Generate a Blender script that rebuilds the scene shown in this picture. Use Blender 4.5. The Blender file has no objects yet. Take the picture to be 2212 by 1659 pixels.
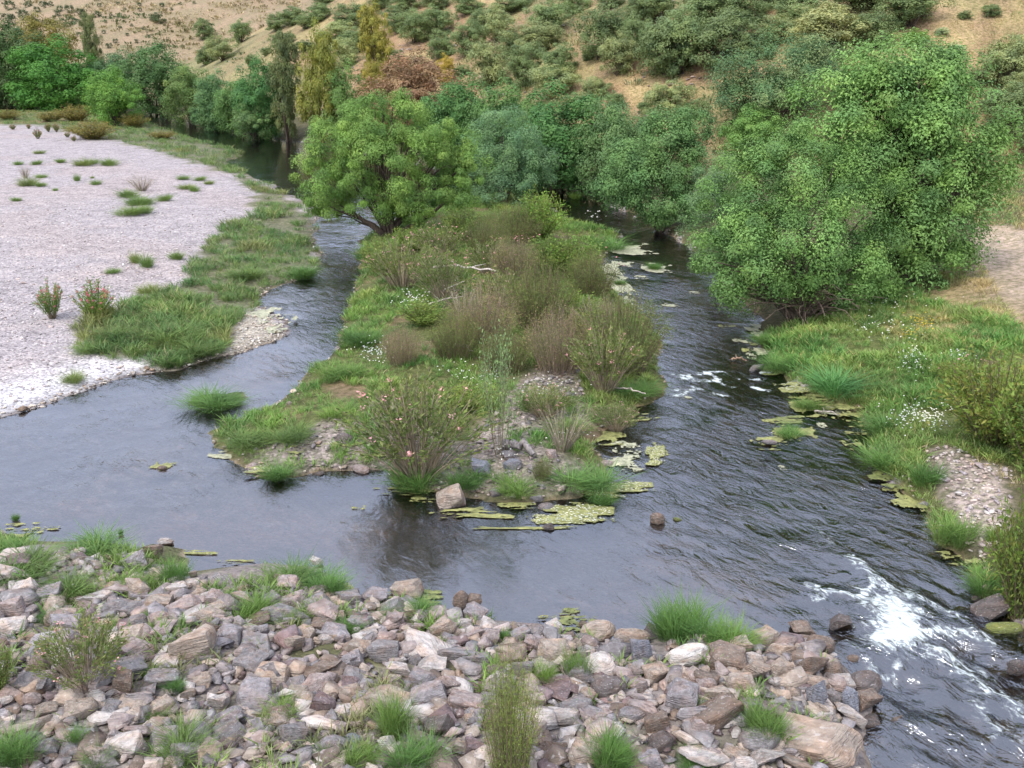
import bpy, math, random
import numpy as np
from mathutils import Vector
R = math.radians
rng = np.random.default_rng(7)
random.seed(7)
scene = bpy.context.scene
COL = scene.collection

# ------------------------------------------------------------------ camera, world, sun, exposure
CAMH, PITCH, FPX = 10.0, R(19.0), 2151.0          # FPX: focal length in pixels of a 2212 px wide picture
cam_d = bpy.data.cameras.new('camera'); cam_d.lens = 35; cam_d.sensor_width = 36
cam_d.clip_start = 0.1; cam_d.clip_end = 3000
cam = bpy.data.objects.new('camera', cam_d); COL.objects.link(cam)
cam.location = (0, 0, CAMH); cam.rotation_euler = (R(90) - PITCH, 0, 0)
scene.camera = cam
SUN_EL, SUN_AZ = R(56), R(215)                      # azimuth clockwise from +Y: from behind the camera, to its left
world = bpy.data.worlds.new('World'); scene.world = world; world.use_nodes = True
wn = world.node_tree; bg = wn.nodes['Background']
sky = wn.nodes.new('ShaderNodeTexSky'); sky.sky_type = 'NISHITA'; sky.sun_disc = False
sky.sun_elevation = SUN_EL; sky.sun_rotation = SUN_AZ; sky.air_density = 1.0; sky.dust_density = 4.5; sky.ozone_density = 1.6
hs = wn.nodes.new('ShaderNodeHueSaturation'); hs.inputs['Saturation'].default_value = 0.62
cl = wn.nodes.new('ShaderNodeMix'); cl.data_type = 'RGBA'; cl.inputs[0].default_value = .6      # thin, even cloud before the blue
cl.inputs[7].default_value = (7.2, 7.7, 9.6, 1)
wn.links.new(sky.outputs[0], hs.inputs['Color']); wn.links.new(hs.outputs[0], cl.inputs[6]); wn.links.new(cl.outputs[2], bg.inputs[0]); bg.inputs[1].default_value = 0.15
sl = bpy.data.lights.new('sun', 'SUN'); sl.energy = 1.5; sl.angle = R(14); sl.color = (1, 0.96, 0.9)
so = bpy.data.objects.new('sun', sl); COL.objects.link(so)
sd_ = Vector((math.sin(SUN_AZ) * math.cos(SUN_EL), math.cos(SUN_AZ) * math.cos(SUN_EL), math.sin(SUN_EL)))
so.rotation_euler = sd_.to_track_quat('Z', 'Y').to_euler(); so.location = sd_ * 60
vs = scene.view_settings; vs.view_transform = 'Standard'; vs.look = 'None'; vs.gamma = 1; vs.exposure = 0.68
vs.use_curve_mapping = False
cy = scene.cycles; cy.max_bounces = 6; cy.diffuse_bounces = 3; cy.transparent_max_bounces = 8; cy.caustics_reflective = False
cy.caustics_refractive = False; cy.use_denoising = True

# ------------------------------------------------------------------ small maths helpers
def ray(u, v):
    dx, dy = (u - 1106) / FPX, -(v - 829.5) / FPX
    c, s = math.cos(PITCH), math.sin(PITCH)
    return np.array([dx, c + dy * s, -s + dy * c])
def flat(u, v, z=0.0):
    d = ray(u, v); t = (z - CAMH) / min(d[2], -1e-3); return d * t + np.array([0, 0, CAMH])
def poly(pts, z=0.0): return np.array([flat(u, v, z)[:2] for u, v in pts])
def sdist(P, Q):
    """signed distance from points P (n,2) to closed polygon Q, positive inside"""
    P = np.atleast_2d(P); n = len(P); out = np.full(n, 1e18); ins = np.zeros(n, bool)
    m = len(Q)
    for i in range(m):
        a, b = Q[i], Q[(i + 1) % m]; e = b - a; w = P - a
        t = np.clip((w @ e) / max(e @ e, 1e-12), 0, 1)
        d = w - t[:, None] * e; out = np.minimum(out, (d * d).sum(1))
        c = (a[1] > P[:, 1]) != (b[1] > P[:, 1])
        if c.any():
            xi = a[0] + (P[:, 1] - a[1]) * e[0] / (e[1] if abs(e[1]) > 1e-12 else 1e-12)
            ins ^= c & (P[:, 0] < xi)
    return np.sqrt(out) * np.where(ins, 1, -1)
_T = np.random.default_rng(3).random((256, 256))
def vnoise(x, y, s=1.0, o=0):
    x = np.asarray(x) / s + 17.3 * o + 1000; y = np.asarray(y) / s + 5.7 * o + 1000
    xi = np.floor(x).astype(int); yi = np.floor(y).astype(int); fx = x - xi; fy = y - yi
    fx = fx * fx * (3 - 2 * fx); fy = fy * fy * (3 - 2 * fy)
    g = lambda a, b: _T[a % 256, b % 256]
    return (g(xi, yi) * (1 - fx) + g(xi + 1, yi) * fx) * (1 - fy) + (g(xi, yi + 1) * (1 - fx) + g(xi + 1, yi + 1) * fx) * fy
def fbm(x, y, s=1.0, o=0, n=3):
    t = 0; a = 1; w = 0
    for k in range(n): t = t + a * vnoise(x, y, s / 2 ** k, o + 11 * k); w += a; a *= .5
    return t / w
def sstep(a, b, x): t = np.clip((x - a) / (b - a), 0, 1); return t * t * (3 - 2 * t)
def nrm(v): return v / np.maximum(np.linalg.norm(v, axis=-1, keepdims=True), 1e-9)

# ------------------------------------------------------------------ land outlines (traced at the waterline, then laid on the plane z = 0)
BAR = poly([(-900, 1130), (-300, 975), (0, 900), (80, 880), (180, 845), (270, 812), (350, 800), (400, 795), (470, 775), (540, 755), (590, 740), (622, 715), (605, 690),
    (570, 670), (555, 650), (580, 625), (640, 608), (680, 590), (692, 550), (680, 500), (690, 480), (680, 455), (655, 440), (630, 425), (590, 400),
    (540, 378), (505, 360), (492, 347), (532, 335), (500, 322), (448, 308), (390, 291), (340, 274), (310, 259), (288, 250), (200, 243), (-900, 243)])
FAR = poly([(-900, 233), (280, 233), (350, 240), (400, 255), (450, 268), (500, 279), (560, 291), (620, 301), (700, 313), (850, 345), (1000, 375), (1150, 398),
    (1230, 405), (1290, 425), (1320, 442), (1400, 480), (1480, 525), (1540, 580), (1590, 640), (1650, 690), (1630, 712), (1640, 740), (1670, 790),
    (1720, 835), (1760, 868), (1860, 895), (1885, 950), (1870, 990), (1930, 1040), (2000, 1100), (2030, 1170), (2100, 1220), (2130, 1290), (2230, 1350),
    (2420, 1420), (2800, 1600)])
FAR = np.vstack([FAR, [[40, 3], [300, -20], [300, 700], [-300, 700]]])
ISLE = poly([(778, 530), (795, 505), (900, 470), (1000, 440), (1100, 418), (1180, 432), (1200, 470), (1250, 488), (1340, 505), (1312, 540), (1300, 570),
    (1310, 610), (1350, 650), (1400, 690), (1430, 740), (1420, 790), (1445, 835), (1440, 852), (1380, 880), (1300, 930), (1280, 960), (1312, 1000),
    (1322, 1040), (1250, 1070), (1150, 1085), (1060, 1082), (950, 1065), (860, 1045), (835, 1012), (740, 1018), (620, 1035), (560, 1030), (510, 1000),
    (462, 960), (450, 935), (520, 905), (600, 880), (640, 840), (680, 790), (735, 760), (740, 700), (755, 640), (780, 590), (775, 545)])
ISLET = poly([(408, 872), (430, 858), (480, 850), (525, 848), (528, 860), (490, 878), (440, 885)])
FORE = poly([(-900, 1100), (-200, 1130), (0, 1150), (60, 1175), (150, 1180), (240, 1172), (270, 1195), (330, 1180), (385, 1190), (395, 1240), (470, 1232), (560, 1225),
    (690, 1225), (740, 1270), (790, 1290), (850, 1300), (950, 1310), (1010, 1330), (1100, 1345), (1200, 1365), (1300, 1390), (1400, 1390), (1450, 1365),
    (1560, 1365), (1650, 1395), (1720, 1375), (1790, 1375), (1810, 1430), (1850, 1480), (1895, 1530), (1860, 1570), (1868, 1659), (1850, 1850)])
FORE = np.vstack([FORE, [[3.2, 4], [3, -20], [-60, -20]]])
HILL = np.array([[300, 20], [70, 47], [45, 58], [34, 63], [22, 68], [12, 76], [3, 84], [-8, 102], [-22, 127], [-40, 155], [-58, 182], [-84, 235],
    [-60, 420], [300, 420]], float)
ROAD = poly([(2108, 482), (2212, 492), (2500, 520), (3000, 900), (2500, 850), (2300, 760), (2212, 712), (2170, 670), (2112, 615), (2094, 560)], 1.9)
def height(P):
    P = np.atleast_2d(np.asarray(P, float)); x, y = P[:, 0], P[:, 1]
    wob = (fbm(x, y, 1.1, 5, 2) - .5) * .5 * np.clip(y / 30, .5, 2)
    db, df, di, dl, dg = (sdist(P, Q) + wob for Q in (BAR, FAR, ISLE, ISLET, FORE))
    lump = (fbm(x, y, 2.2, 1) - .5)
    zb = .04 + .42 * (1 - np.exp(-np.maximum(db, 0) / 3.5)) + lump * .12
    zf = .05 + .3 * (1 - np.exp(-np.maximum(df, 0) / .5)) + np.minimum(.12 * np.maximum(df, 0), 1.9) + lump * .25
    zi = .04 + .4 * (1 - np.exp(-np.maximum(di, 0) / 1.2)) + lump * .3 * np.clip(di, 0, 1)
    zl = .03 + .1 * np.clip(dl, 0, 1)
    zg = .04 + .45 * (1 - np.exp(-np.maximum(dg, 0) / .9)) + .09 * np.clip(dg, 0, 9) + lump * .3 * np.clip(dg, 0, 1)
    dm = np.maximum.reduce([db, df, di, dl, dg])
    z = -.5 * (1 - np.exp(np.minimum(dm, 0) / 1.4)) - .02 + (fbm(x, y, 3, 9) - .5) * .25 * np.clip(-dm, 0, 1)
    for d, zz in ((db, zb), (df, zf), (di, zi), (dl, zl), (dg, zg)): z = np.where(d > 0, zz, z)
    dh = sdist(P, HILL)
    cap = np.interp(x, [-110, -84, -74, -62, -45, -28, 0, 40], [0, 2, 6.0, 9.5, 15, 24, 30, 40]) + (fbm(x, y, 14, 2) - .5) * 4
    a = .5 * np.maximum(dh, 0); k = 3.0
    hm = -k * np.log(np.exp(-np.clip(a, 0, 200) / k) + np.exp(-np.clip(cap, 0, 200) / k)); hm = np.clip(hm, 0, a)
    z = z + np.where(dh > 0, hm, 0) + np.clip(dh / 6, 0, 1) * (fbm(x, y, 7, 4) - .5) * 1.6
    fh = np.maximum(y - 232, 0) * .2 * (.8 + .5 * vnoise(x, y, 60, 3)) + np.clip((y - 232) / 20, 0, 1) * (fbm(x, y, 25, 8) - .5) * 5
    return np.where(y > 232, np.maximum(z, fh + 2), z)
def hz(x, y): return float(height([[x, y]])[0])
_ts = np.concatenate([np.arange(9, 60, .25), np.arange(60, 150, .6), np.arange(150, 480, 2)])
def hit(u, v):
    """point of the ground seen in direction (u, v)"""
    d = ray(u, v); P = d[None] * _ts[:, None] + [0, 0, CAMH]
    b = P[:, 2] < np.maximum(height(P[:, :2]), 0)
    if not b.any(): return P[-1]
    i = int(np.argmax(b)); lo, hi = _ts[max(i - 1, 0)], _ts[i]
    s = np.linspace(lo, hi, 9); P = d[None] * s[:, None] + [0, 0, CAMH]
    j = int(np.argmax(P[:, 2] < np.maximum(height(P[:, :2]), 0) + 1e-4)); return P[j]
def px_of(p):
    x, y, z = p[0], p[1], p[2] - CAMH; c, s = math.cos(PITCH), math.sin(PITCH)
    f = y * c - z * s; up = y * s + z * c
    return 1106 + FPX * x / f, 829.5 - FPX * up / f, f
def depth(p): return px_of(p)[2]

# ------------------------------------------------------------------ materials
def nodes(name):
    m = bpy.data.materials.new(name); m.use_nodes = True; nt = m.node_tree; nt.nodes.clear()
    return m, nt, nt.nodes, nt.links
def N(ns, t, **kw):
    n = ns.new(t)
    for k, v in kw.items():
        if k.startswith('i_'):
            key = k[2:]; n.inputs[int(key) if key.isdigit() else key].default_value = v
        else: setattr(n, k, v)
    return n
def ramp(ns, stops):
    r = ns.new('ShaderNodeValToRGB'); e = r.color_ramp.elements
    while len(e) < len(stops): e.new(.5)
    for el, (p, c) in zip(e, stops): el.position = p; el.color = (*c, 1) if len(c) == 3 else c
    return r
def mixc(ns, ls, mode, f, a, b):
    n = ns.new('ShaderNodeMix'); n.data_type = 'RGBA'; n.blend_type = mode
    for s, v in ((n.inputs[0], f), (n.inputs[6], a), (n.inputs[7], b)):
        if hasattr(v, 'is_output'): ls.new(v, s)
        else: s.default_value = v if not isinstance(v, tuple) else (*v, 1)
    return n.outputs[2]
def leaf_mat(name, trans=.3, rough=.6, spec=.25, gain=1.0, warm=(1.12, .84)):
    m, nt, ns, ls = nodes(name)
    at = N(ns, 'ShaderNodeVertexColor', layer_name='Col'); oi = N(ns, 'ShaderNodeObjectInfo')
    c = mixc(ns, ls, 'MULTIPLY', 1.0, at.outputs[0], oi.outputs['Color']); c = mixc(ns, ls, 'MULTIPLY', 1.0, c, (gain * warm[0], gain, gain * warm[1]))
    tc = N(ns, 'ShaderNodeNewGeometry'); nz = N(ns, 'ShaderNodeTexNoise', i_Scale=.9, i_Detail=2.0); ls.new(tc.outputs['Position'], nz.inputs['Vector'])
    rp = ramp(ns, [(.3, (.72, .78, .8)), (.7, (1.22, 1.16, 1.0))]); ls.new(nz.outputs[0], rp.inputs[0])
    c = mixc(ns, ls, 'MULTIPLY', 1.0, c, rp.outputs[0])
    b = N(ns, 'ShaderNodeBsdfPrincipled', i_Roughness=rough); b.inputs['Specular IOR Level'].default_value = spec
    t = N(ns, 'ShaderNodeBsdfTranslucent'); mx = N(ns, 'ShaderNodeMixShader', i_0=trans); o = N(ns, 'ShaderNodeOutputMaterial')
    ls.new(c, b.inputs['Base Color']); ls.new(c, t.inputs[0]); ls.new(b.outputs[0], mx.inputs[1]); ls.new(t.outputs[0], mx.inputs[2]); ls.new(mx.outputs[0], o.inputs[0])
    return m
LEAF = leaf_mat('leaf', gain=1.5, warm=(1.1, .84)); GRASS = leaf_mat('grass_blade', .25, .6, .2, gain=1.32, warm=(.95, 1.0)); PETAL = leaf_mat('petal', .2, .8, .1, warm=(1, 1))
def bark_mat():
    m, nt, ns, ls = nodes('bark'); g = N(ns, 'ShaderNodeTexCoord'); mp = N(ns, 'ShaderNodeMapping'); mp.inputs['Scale'].default_value = (6, 6, 1.5)
    at = N(ns, 'ShaderNodeVertexColor', layer_name='Col'); nz = N(ns, 'ShaderNodeTexNoise', i_Scale=3.0, i_Detail=5.0)
    ls.new(g.outputs['Object'], mp.inputs[0]); ls.new(mp.outputs[0], nz.inputs['Vector'])
    rp = ramp(ns, [(.35, (.55, .55, .55)), (.65, (1.25, 1.2, 1.15))]); ls.new(nz.outputs[0], rp.inputs[0])
    c = mixc(ns, ls, 'MULTIPLY', 1.0, at.outputs[0], rp.outputs[0])
    bp = N(ns, 'ShaderNodeBump', i_Strength=.5, i_Distance=.02); ls.new(nz.outputs[0], bp.inputs['Height'])
    b = N(ns, 'ShaderNodeBsdfPrincipled', i_Roughness=.85); o = N(ns, 'ShaderNodeOutputMaterial')
    ls.new(c, b.inputs['Base Color']); ls.new(bp.outputs[0], b.inputs['Normal']); ls.new(b.outputs[0], o.inputs[0]); return m
BARK = bark_mat()
def rock_mat():
    m, nt, ns, ls = nodes('rock'); g = N(ns, 'ShaderNodeTexCoord'); oi = N(ns, 'ShaderNodeObjectInfo')
    at = N(ns, 'ShaderNodeVertexColor', layer_name='Col')
    c = mixc(ns, ls, 'MULTIPLY', 1.0, at.outputs[0], oi.outputs['Color'])
    of = N(ns, 'ShaderNodeVectorMath', operation='ADD'); ls.new(g.outputs['Object'], of.inputs[0]); ls.new(oi.outputs['Location'], of.inputs[1])
    n1 = N(ns, 'ShaderNodeTexNoise', i_Scale=5.0, i_Detail=6.0, i_Roughness=.65); ls.new(of.outputs[0], n1.inputs['Vector'])
    r1 = ramp(ns, [(.3, (.62, .58, .56)), (.55, (1.1, 1.1, 1.1)), (.72, (1.5, 1.45, 1.42))]); ls.new(n1.outputs[0], r1.inputs[0])
    c = mixc(ns, ls, 'MULTIPLY', 1.0, c, r1.outputs[0])
    n2 = N(ns, 'ShaderNodeTexNoise', i_Scale=13.0, i_Detail=4.0); ls.new(of.outputs[0], n2.inputs['Vector'])
    r2 = ramp(ns, [(.6, (0, 0, 0)), (.68, (1, 1, 1))]); ls.new(n2.outputs[0], r2.inputs[0])
    c = mixc(ns, ls, 'MIX', r2.outputs[0], c, (.55, .52, .5))
    f2 = N(ns, 'ShaderNodeMath', operation='MULTIPLY', i_1=.45); 
    ls.new(r2.outputs[0], f2.inputs[0]); nt.links.new(f2.outputs[0], c.node.inputs[0])
    n3 = N(ns, 'ShaderNodeTexNoise', i_Scale=2.2, i_Detail=3.0); ls.new(of.outputs[0], n3.inputs['Vector'])
    r3 = ramp(ns, [(.45, (0, 0, 0)), (.65, (.55, .55, .55))]); ls.new(n3.outputs[0], r3.inputs[0])
    c = mixc(ns, ls, 'MIX', r3.outputs[0], c, mixc(ns, ls, 'MULTIPLY', 1.0, c, (1.12, .86, .68)))
    mp = N(ns, 'ShaderNodeMapping'); mp.inputs['Scale'].default_value = (1, 1, 9); ls.new(of.outputs[0], mp.inputs[0])
    n4 = N(ns, 'ShaderNodeTexNoise', i_Scale=3.0, i_Detail=3.0); ls.new(mp.outputs[0], n4.inputs['Vector'])
    ad = N(ns, 'ShaderNodeMath', operation='ADD'); ls.new(n1.outputs[0], ad.inputs[0]); ls.new(n4.outputs[0], ad.inputs[1])
    bp = N(ns, 'ShaderNodeBump', i_Strength=1.0, i_Distance=.07); ls.new(ad.outputs[0], bp.inputs['Height'])
    b = N(ns, 'ShaderNodeBsdfPrincipled', i_Roughness=.82); o = N(ns, 'ShaderNodeOutputMaterial')
    ls.new(c, b.inputs['Base Color']); ls.new(bp.outputs[0], b.inputs['Normal']); ls.new(b.outputs[0], o.inputs[0]); return m
ROCK = rock_mat()
def ground_mat():
    m, nt, ns, ls = nodes('ground'); g = N(ns, 'ShaderNodeNewGeometry'); at = N(ns, 'ShaderNodeVertexColor', layer_name='Col'); a2 = N(ns, 'ShaderNodeVertexColor', layer_name='Kind')
    sp = N(ns, 'ShaderNodeSeparateColor'); ls.new(a2.outputs[0], sp.inputs[0])
    P = g.outputs['Position']
    v = N(ns, 'ShaderNodeTexVoronoi', i_Scale=14.0); ls.new(P, v.inputs['Vector'])
    hv = N(ns, 'ShaderNodeSeparateColor'); ls.new(v.outputs['Color'], hv.inputs[0])
    rv = ramp(ns, [(0, (.5, .48, .5)), (.35, (.92, .9, .9)), (.75, (1.1, 1.08, 1.08)), (1, (1.5, 1.48, 1.45))]); ls.new(hv.outputs[0], rv.inputs[0])
    c = mixc(ns, ls, 'MULTIPLY', 1.0, at.outputs[0], rv.outputs[0]); ls.new(sp.outputs[0], c.node.inputs[0])
    n1 = N(ns, 'ShaderNodeTexNoise', i_Scale=1.3, i_Detail=7.0, i_Roughness=.7); ls.new(P, n1.inputs['Vector'])
    r1 = ramp(ns, [(.32, (.68, .68, .68)), (.5, (1, 1, 1)), (.7, (1.25, 1.22, 1.18))]); ls.new(n1.outputs[0], r1.inputs[0])
    c = mixc(ns, ls, 'MULTIPLY', .9, c, r1.outputs[0])
    n3 = N(ns, 'ShaderNodeTexNoise', i_Scale=5.0, i_Detail=6.0, i_Roughness=.7); ls.new(P, n3.inputs['Vector'])
    r3 = ramp(ns, [(.4, (.55, .6, .45)), (.6, (1.15, 1.1, 1.1))]); ls.new(n3.outputs[0], r3.inputs[0])
    c2 = mixc(ns, ls, 'MULTIPLY', .5, c, r3.outputs[0]); ls.new(sp.outputs[1], c2.node.inputs[0])
    d = N(ns, 'ShaderNodeMath', operation='MULTIPLY_ADD', i_1=-.6); ls.new(v.outputs['Distance'], d.inputs[0]); ls.new(n3.outputs[0], d.inputs[2])
    bp = N(ns, 'ShaderNodeBump', i_Strength=.7, i_Distance=.06); ls.new(d.outputs[0], bp.inputs['Height'])
    b = N(ns, 'ShaderNodeBsdfPrincipled', i_Roughness=.9); b.inputs['Specular IOR Level'].default_value = .2; o = N(ns, 'ShaderNodeOutputMaterial')
    ls.new(c2, b.inputs['Base Color']); ls.new(bp.outputs[0], b.inputs['Normal']); ls.new(b.outputs[0], o.inputs[0]); return m
GROUND = ground_mat()
def plain_mat(name, rough=.7, bump=0, trans=0):
    m, nt, ns, ls = nodes(name); g = N(ns, 'ShaderNodeNewGeometry'); at = N(ns, 'ShaderNodeVertexColor', layer_name='Col')
    nz = N(ns, 'ShaderNodeTexNoise', i_Scale=9.0, i_Detail=6.0, i_Roughness=.7); ls.new(g.outputs['Position'], nz.inputs['Vector'])
    rp = ramp(ns, [(.35, (.55, .58, .5)), (.5, (1, 1, 1)), (.66, (1.4, 1.35, 1.3))]); ls.new(nz.outputs[0], rp.inputs[0])
    c = mixc(ns, ls, 'MULTIPLY', 1.0, at.outputs[0], rp.outputs[0])
    bp = N(ns, 'ShaderNodeBump', i_Strength=.6, i_Distance=.03); ls.new(nz.outputs[0], bp.inputs['Height'])
    b = N(ns, 'ShaderNodeBsdfPrincipled', i_Roughness=rough); o = N(ns, 'ShaderNodeOutputMaterial')
    ls.new(c, b.inputs['Base Color']); ls.new(bp.outputs[0], b.inputs['Normal']); ls.new(b.outputs[0], o.inputs[0]); return m
WEED = plain_mat('water_weed', .6)
def water_mat():
    m, nt, ns, ls = nodes('river_water'); g = N(ns, 'ShaderNodeNewGeometry'); at = N(ns, 'ShaderNodeVertexColor', layer_name='Kind')
    fl = N(ns, 'ShaderNodeVertexColor', layer_name='Flow')
    sp = N(ns, 'ShaderNodeSeparateColor'); ls.new(at.outputs[0], sp.inputs[0]); P = g.outputs['Position']
    uv = N(ns, 'ShaderNodeUVMap', uv_map='flow')
    wv = N(ns, 'ShaderNodeTexNoise', i_Scale=1.0, i_Detail=4.0, i_Roughness=.62, i_Distortion=.6); ls.new(uv.outputs[0], wv.inputs['Vector'])
    w2 = N(ns, 'ShaderNodeTexNoise', i_Scale=.5, i_Detail=2.0); ls.new(P, w2.inputs['Vector'])
    r2 = N(ns, 'ShaderNodeMapRange', i_1=.35, i_2=.65, i_3=.25, i_4=1.25); ls.new(w2.outputs[0], r2.inputs[0])
    am = N(ns, 'ShaderNodeMath', operation='MULTIPLY'); ls.new(sp.outputs[0], am.inputs[0]); ls.new(r2.outputs[0], am.inputs[1])
    h = N(ns, 'ShaderNodeMath', operation='MULTIPLY'); ls.new(wv.outputs[0], h.inputs[0]); ls.new(am.outputs[0], h.inputs[1])
    bp = N(ns, 'ShaderNodeBump', i_Strength=1.0, i_Distance=.17); ls.new(h.outputs[0], bp.inputs['Height'])
    gl = N(ns, 'ShaderNodeBsdfGlossy', i_Roughness=.09); gl.inputs[0].default_value = (.88, .93, 1, 1); ls.new(bp.outputs[0], gl.inputs['Normal'])
    tr = N(ns, 'ShaderNodeBsdfTransparent'); tr.inputs[0].default_value = (.92, .87, .80, 1)
    fr = N(ns, 'ShaderNodeFresnel', i_IOR=2.6); ls.new(bp.outputs[0], fr.inputs['Normal'])
    mx = N(ns, 'ShaderNodeMixShader'); ls.new(fr.outputs[0], mx.inputs[0]); ls.new(tr.outputs[0], mx.inputs[1]); ls.new(gl.outputs[0], mx.inputs[2])
    # foam: broken by two noises, kept where the current breaks
    f1 = N(ns, 'ShaderNodeTexNoise', i_Scale=4.0, i_Detail=8.0, i_Roughness=.72, i_Distortion=1.2); ls.new(uv.outputs[0], f1.inputs['Vector'])
    f1.inputs['Scale'].default_value = 2.2
    fa = N(ns, 'ShaderNodeMath', operation='MULTIPLY_ADD', i_1=2.6, i_2=-1.3); ls.new(f1.outputs[0], fa.inputs[0])
    s = N(ns, 'ShaderNodeMath', operation='MULTIPLY_ADD', i_1=.95); ls.new(sp.outputs[1], s.inputs[0]); ls.new(fa.outputs[0], s.inputs[2])
    fm = N(ns, 'ShaderNodeMapRange', i_1=.44, i_2=.95); fm.interpolation_type = 'SMOOTHSTEP'; ls.new(s.outputs[0], fm.inputs[0])
    fd = N(ns, 'ShaderNodeBsdfDiffuse'); fd.inputs[0].default_value = (.60, .66, .65, 1)
    fb = N(ns, 'ShaderNodeBump', i_Strength=.6, i_Distance=.1); ls.new(f1.outputs[0], fb.inputs['Height']); ls.new(fb.outputs[0], fd.inputs['Normal'])
    m2 = N(ns, 'ShaderNodeMixShader'); ls.new(fm.outputs[0], m2.inputs[0]); ls.new(mx.outputs[0], m2.inputs[1]); ls.new(fd.outputs[0], m2.inputs[2])
    o = N(ns, 'ShaderNodeOutputMaterial'); ls.new(m2.outputs[0], o.inputs[0]); return m
WATER = water_mat()

# ------------------------------------------------------------------ mesh helpers
def mesh_from(name, V, F, col=None, mat=None, smooth=False):
    """V (n,3) array, F (m,k) int array of equal-sized faces, col (n,3)"""
    me = bpy.data.meshes.new(name); V = np.asarray(V, np.float32); F = np.asarray(F, np.int32); k = F.shape[1]
    me.vertices.add(len(V)); me.vertices.foreach_set('co', V.ravel())
    me.loops.add(F.size); me.loops.foreach_set('vertex_index', F.ravel())
    me.polygons.add(len(F)); me.polygons.foreach_set('loop_start', np.arange(0, F.size, k, dtype=np.int32))
    if smooth: me.polygons.foreach_set('use_smooth', np.ones(len(F), bool))
    if col is None: col = np.ones((len(V), 3))
    add_col(me, 'Col', col)
    if mat: me.materials.append(mat)
    me.update(calc_edges=True); return me
def add_col(me, name, c):
    c = np.asarray(c, np.float32); c4 = np.ones((len(c), 4), np.float32); c4[:, :3] = c
    a = me.color_attributes.new(name, 'FLOAT_COLOR', 'POINT'); a.data.foreach_set('color', c4.ravel())
def link(name, me, parent=None, **props):
    o = bpy.data.objects.new(name, me); COL.objects.link(o)
    if parent is not None: o.parent = parent
    for k, v in props.items():
        if v is not None: o[k] = v
    return o
def join(parts):
    Vs, Fs, Cs, n = [], [], [], 0
    for V, F, C in parts: Vs.append(V); Fs.append(F + n); Cs.append(C); n += len(V)
    return np.vstack(Vs), np.vstack(Fs), np.vstack(Cs)
def kites(P, A, Nn, L, W, C, bend=None):
    """leaf- or blade-shaped pairs of triangles"""
    n = len(P); S = nrm(np.cross(A, Nn)); L = np.broadcast_to(L, n)[:, None]; W = np.broadcast_to(W, n)[:, None]
    v = np.empty((n, 4, 3)); mid = P + A * L * .5; v[:, 0] = P; v[:, 1] = mid + S * W * .5; v[:, 2] = mid - S * W * .5; v[:, 3] = P + A * L
    if bend is not None: v[:, 3] += bend
    i = np.arange(n)[:, None] * 4; F = np.concatenate([i + [0, 1, 2], i + [1, 3, 2]])
    return v.reshape(-1, 3), F, np.repeat(C, 4, 0)
def tube(pts, rad, sides=5, col=(.1, .08, .06)):
    pts = np.asarray(pts, float); n = len(pts); rad = np.broadcast_to(rad, n)
    t = nrm(np.gradient(pts, axis=0)); ref = np.array([.13, .97, .2]) if abs(t[0][1]) < .9 else np.array([1., 0, .1])
    a = nrm(np.cross(t, ref)); b = np.cross(t, a); th = np.arange(sides) * 2 * np.pi / sides
    V = pts[:, None] + rad[:, None, None] * (np.cos(th)[None, :, None] * a[:, None] + np.sin(th)[None, :, None] * b[:, None])
    F = []
    for i in range(n - 1):
        for j in range(sides):
            k = (j + 1) % sides; p, q, r, s = i * sides + j, i * sides + k, (i + 1) * sides + k, (i + 1) * sides + j
            F += [(p, q, r), (p, r, s)]
    return V.reshape(-1, 3), np.array(F), np.tile(np.array(col)[None], (n * sides, 1))
def arc(a, b, sag, n=6, jit=0):
    a, b = np.array(a, float), np.array(b, float); t = np.linspace(0, 1, n)[:, None]
    p = a + (b - a) * t; p[:, 2] += sag * np.sin(np.pi * t[:, 0]); 
    if jit: p[1:-1] += rng.normal(0, jit, (n - 2, 3))
    return p
def rand_dir(n): return nrm(rng.normal(0, 1, (n, 3)))

# ------------------------------------------------------------------ ground: one height field, split by what it is
def axis(fine_lo, fine_hi, step, lo, hi, g=1.06):
    a = list(np.arange(fine_lo, fine_hi, step)); s = step
    while a[-1] < hi: s = min(s * g, 7); a.append(a[-1] + s)
    s = step; b = [a[0]]
    while b[-1] > lo: s = min(s * g, 7); b.append(b[-1] - s)
    return np.array(b[1:][::-1] + a)
gx = axis(-14, 14, .21, -290, 290, 1.035); gy = axis(9, 32, .2, -16, 620, 1.018)
X, Y = np.meshgrid(gx, gy); P2 = np.stack([X.ravel(), Y.ravel()], 1); Z = height(P2)
nx, ny = len(gx), len(gy)
SD = {k: sdist(P2, Q) for k, Q in (('bar', BAR), ('far', FAR), ('isle', ISLE), ('islet', ISLET), ('fore', FORE), ('hill', HILL), ('road', ROAD))}
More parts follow.
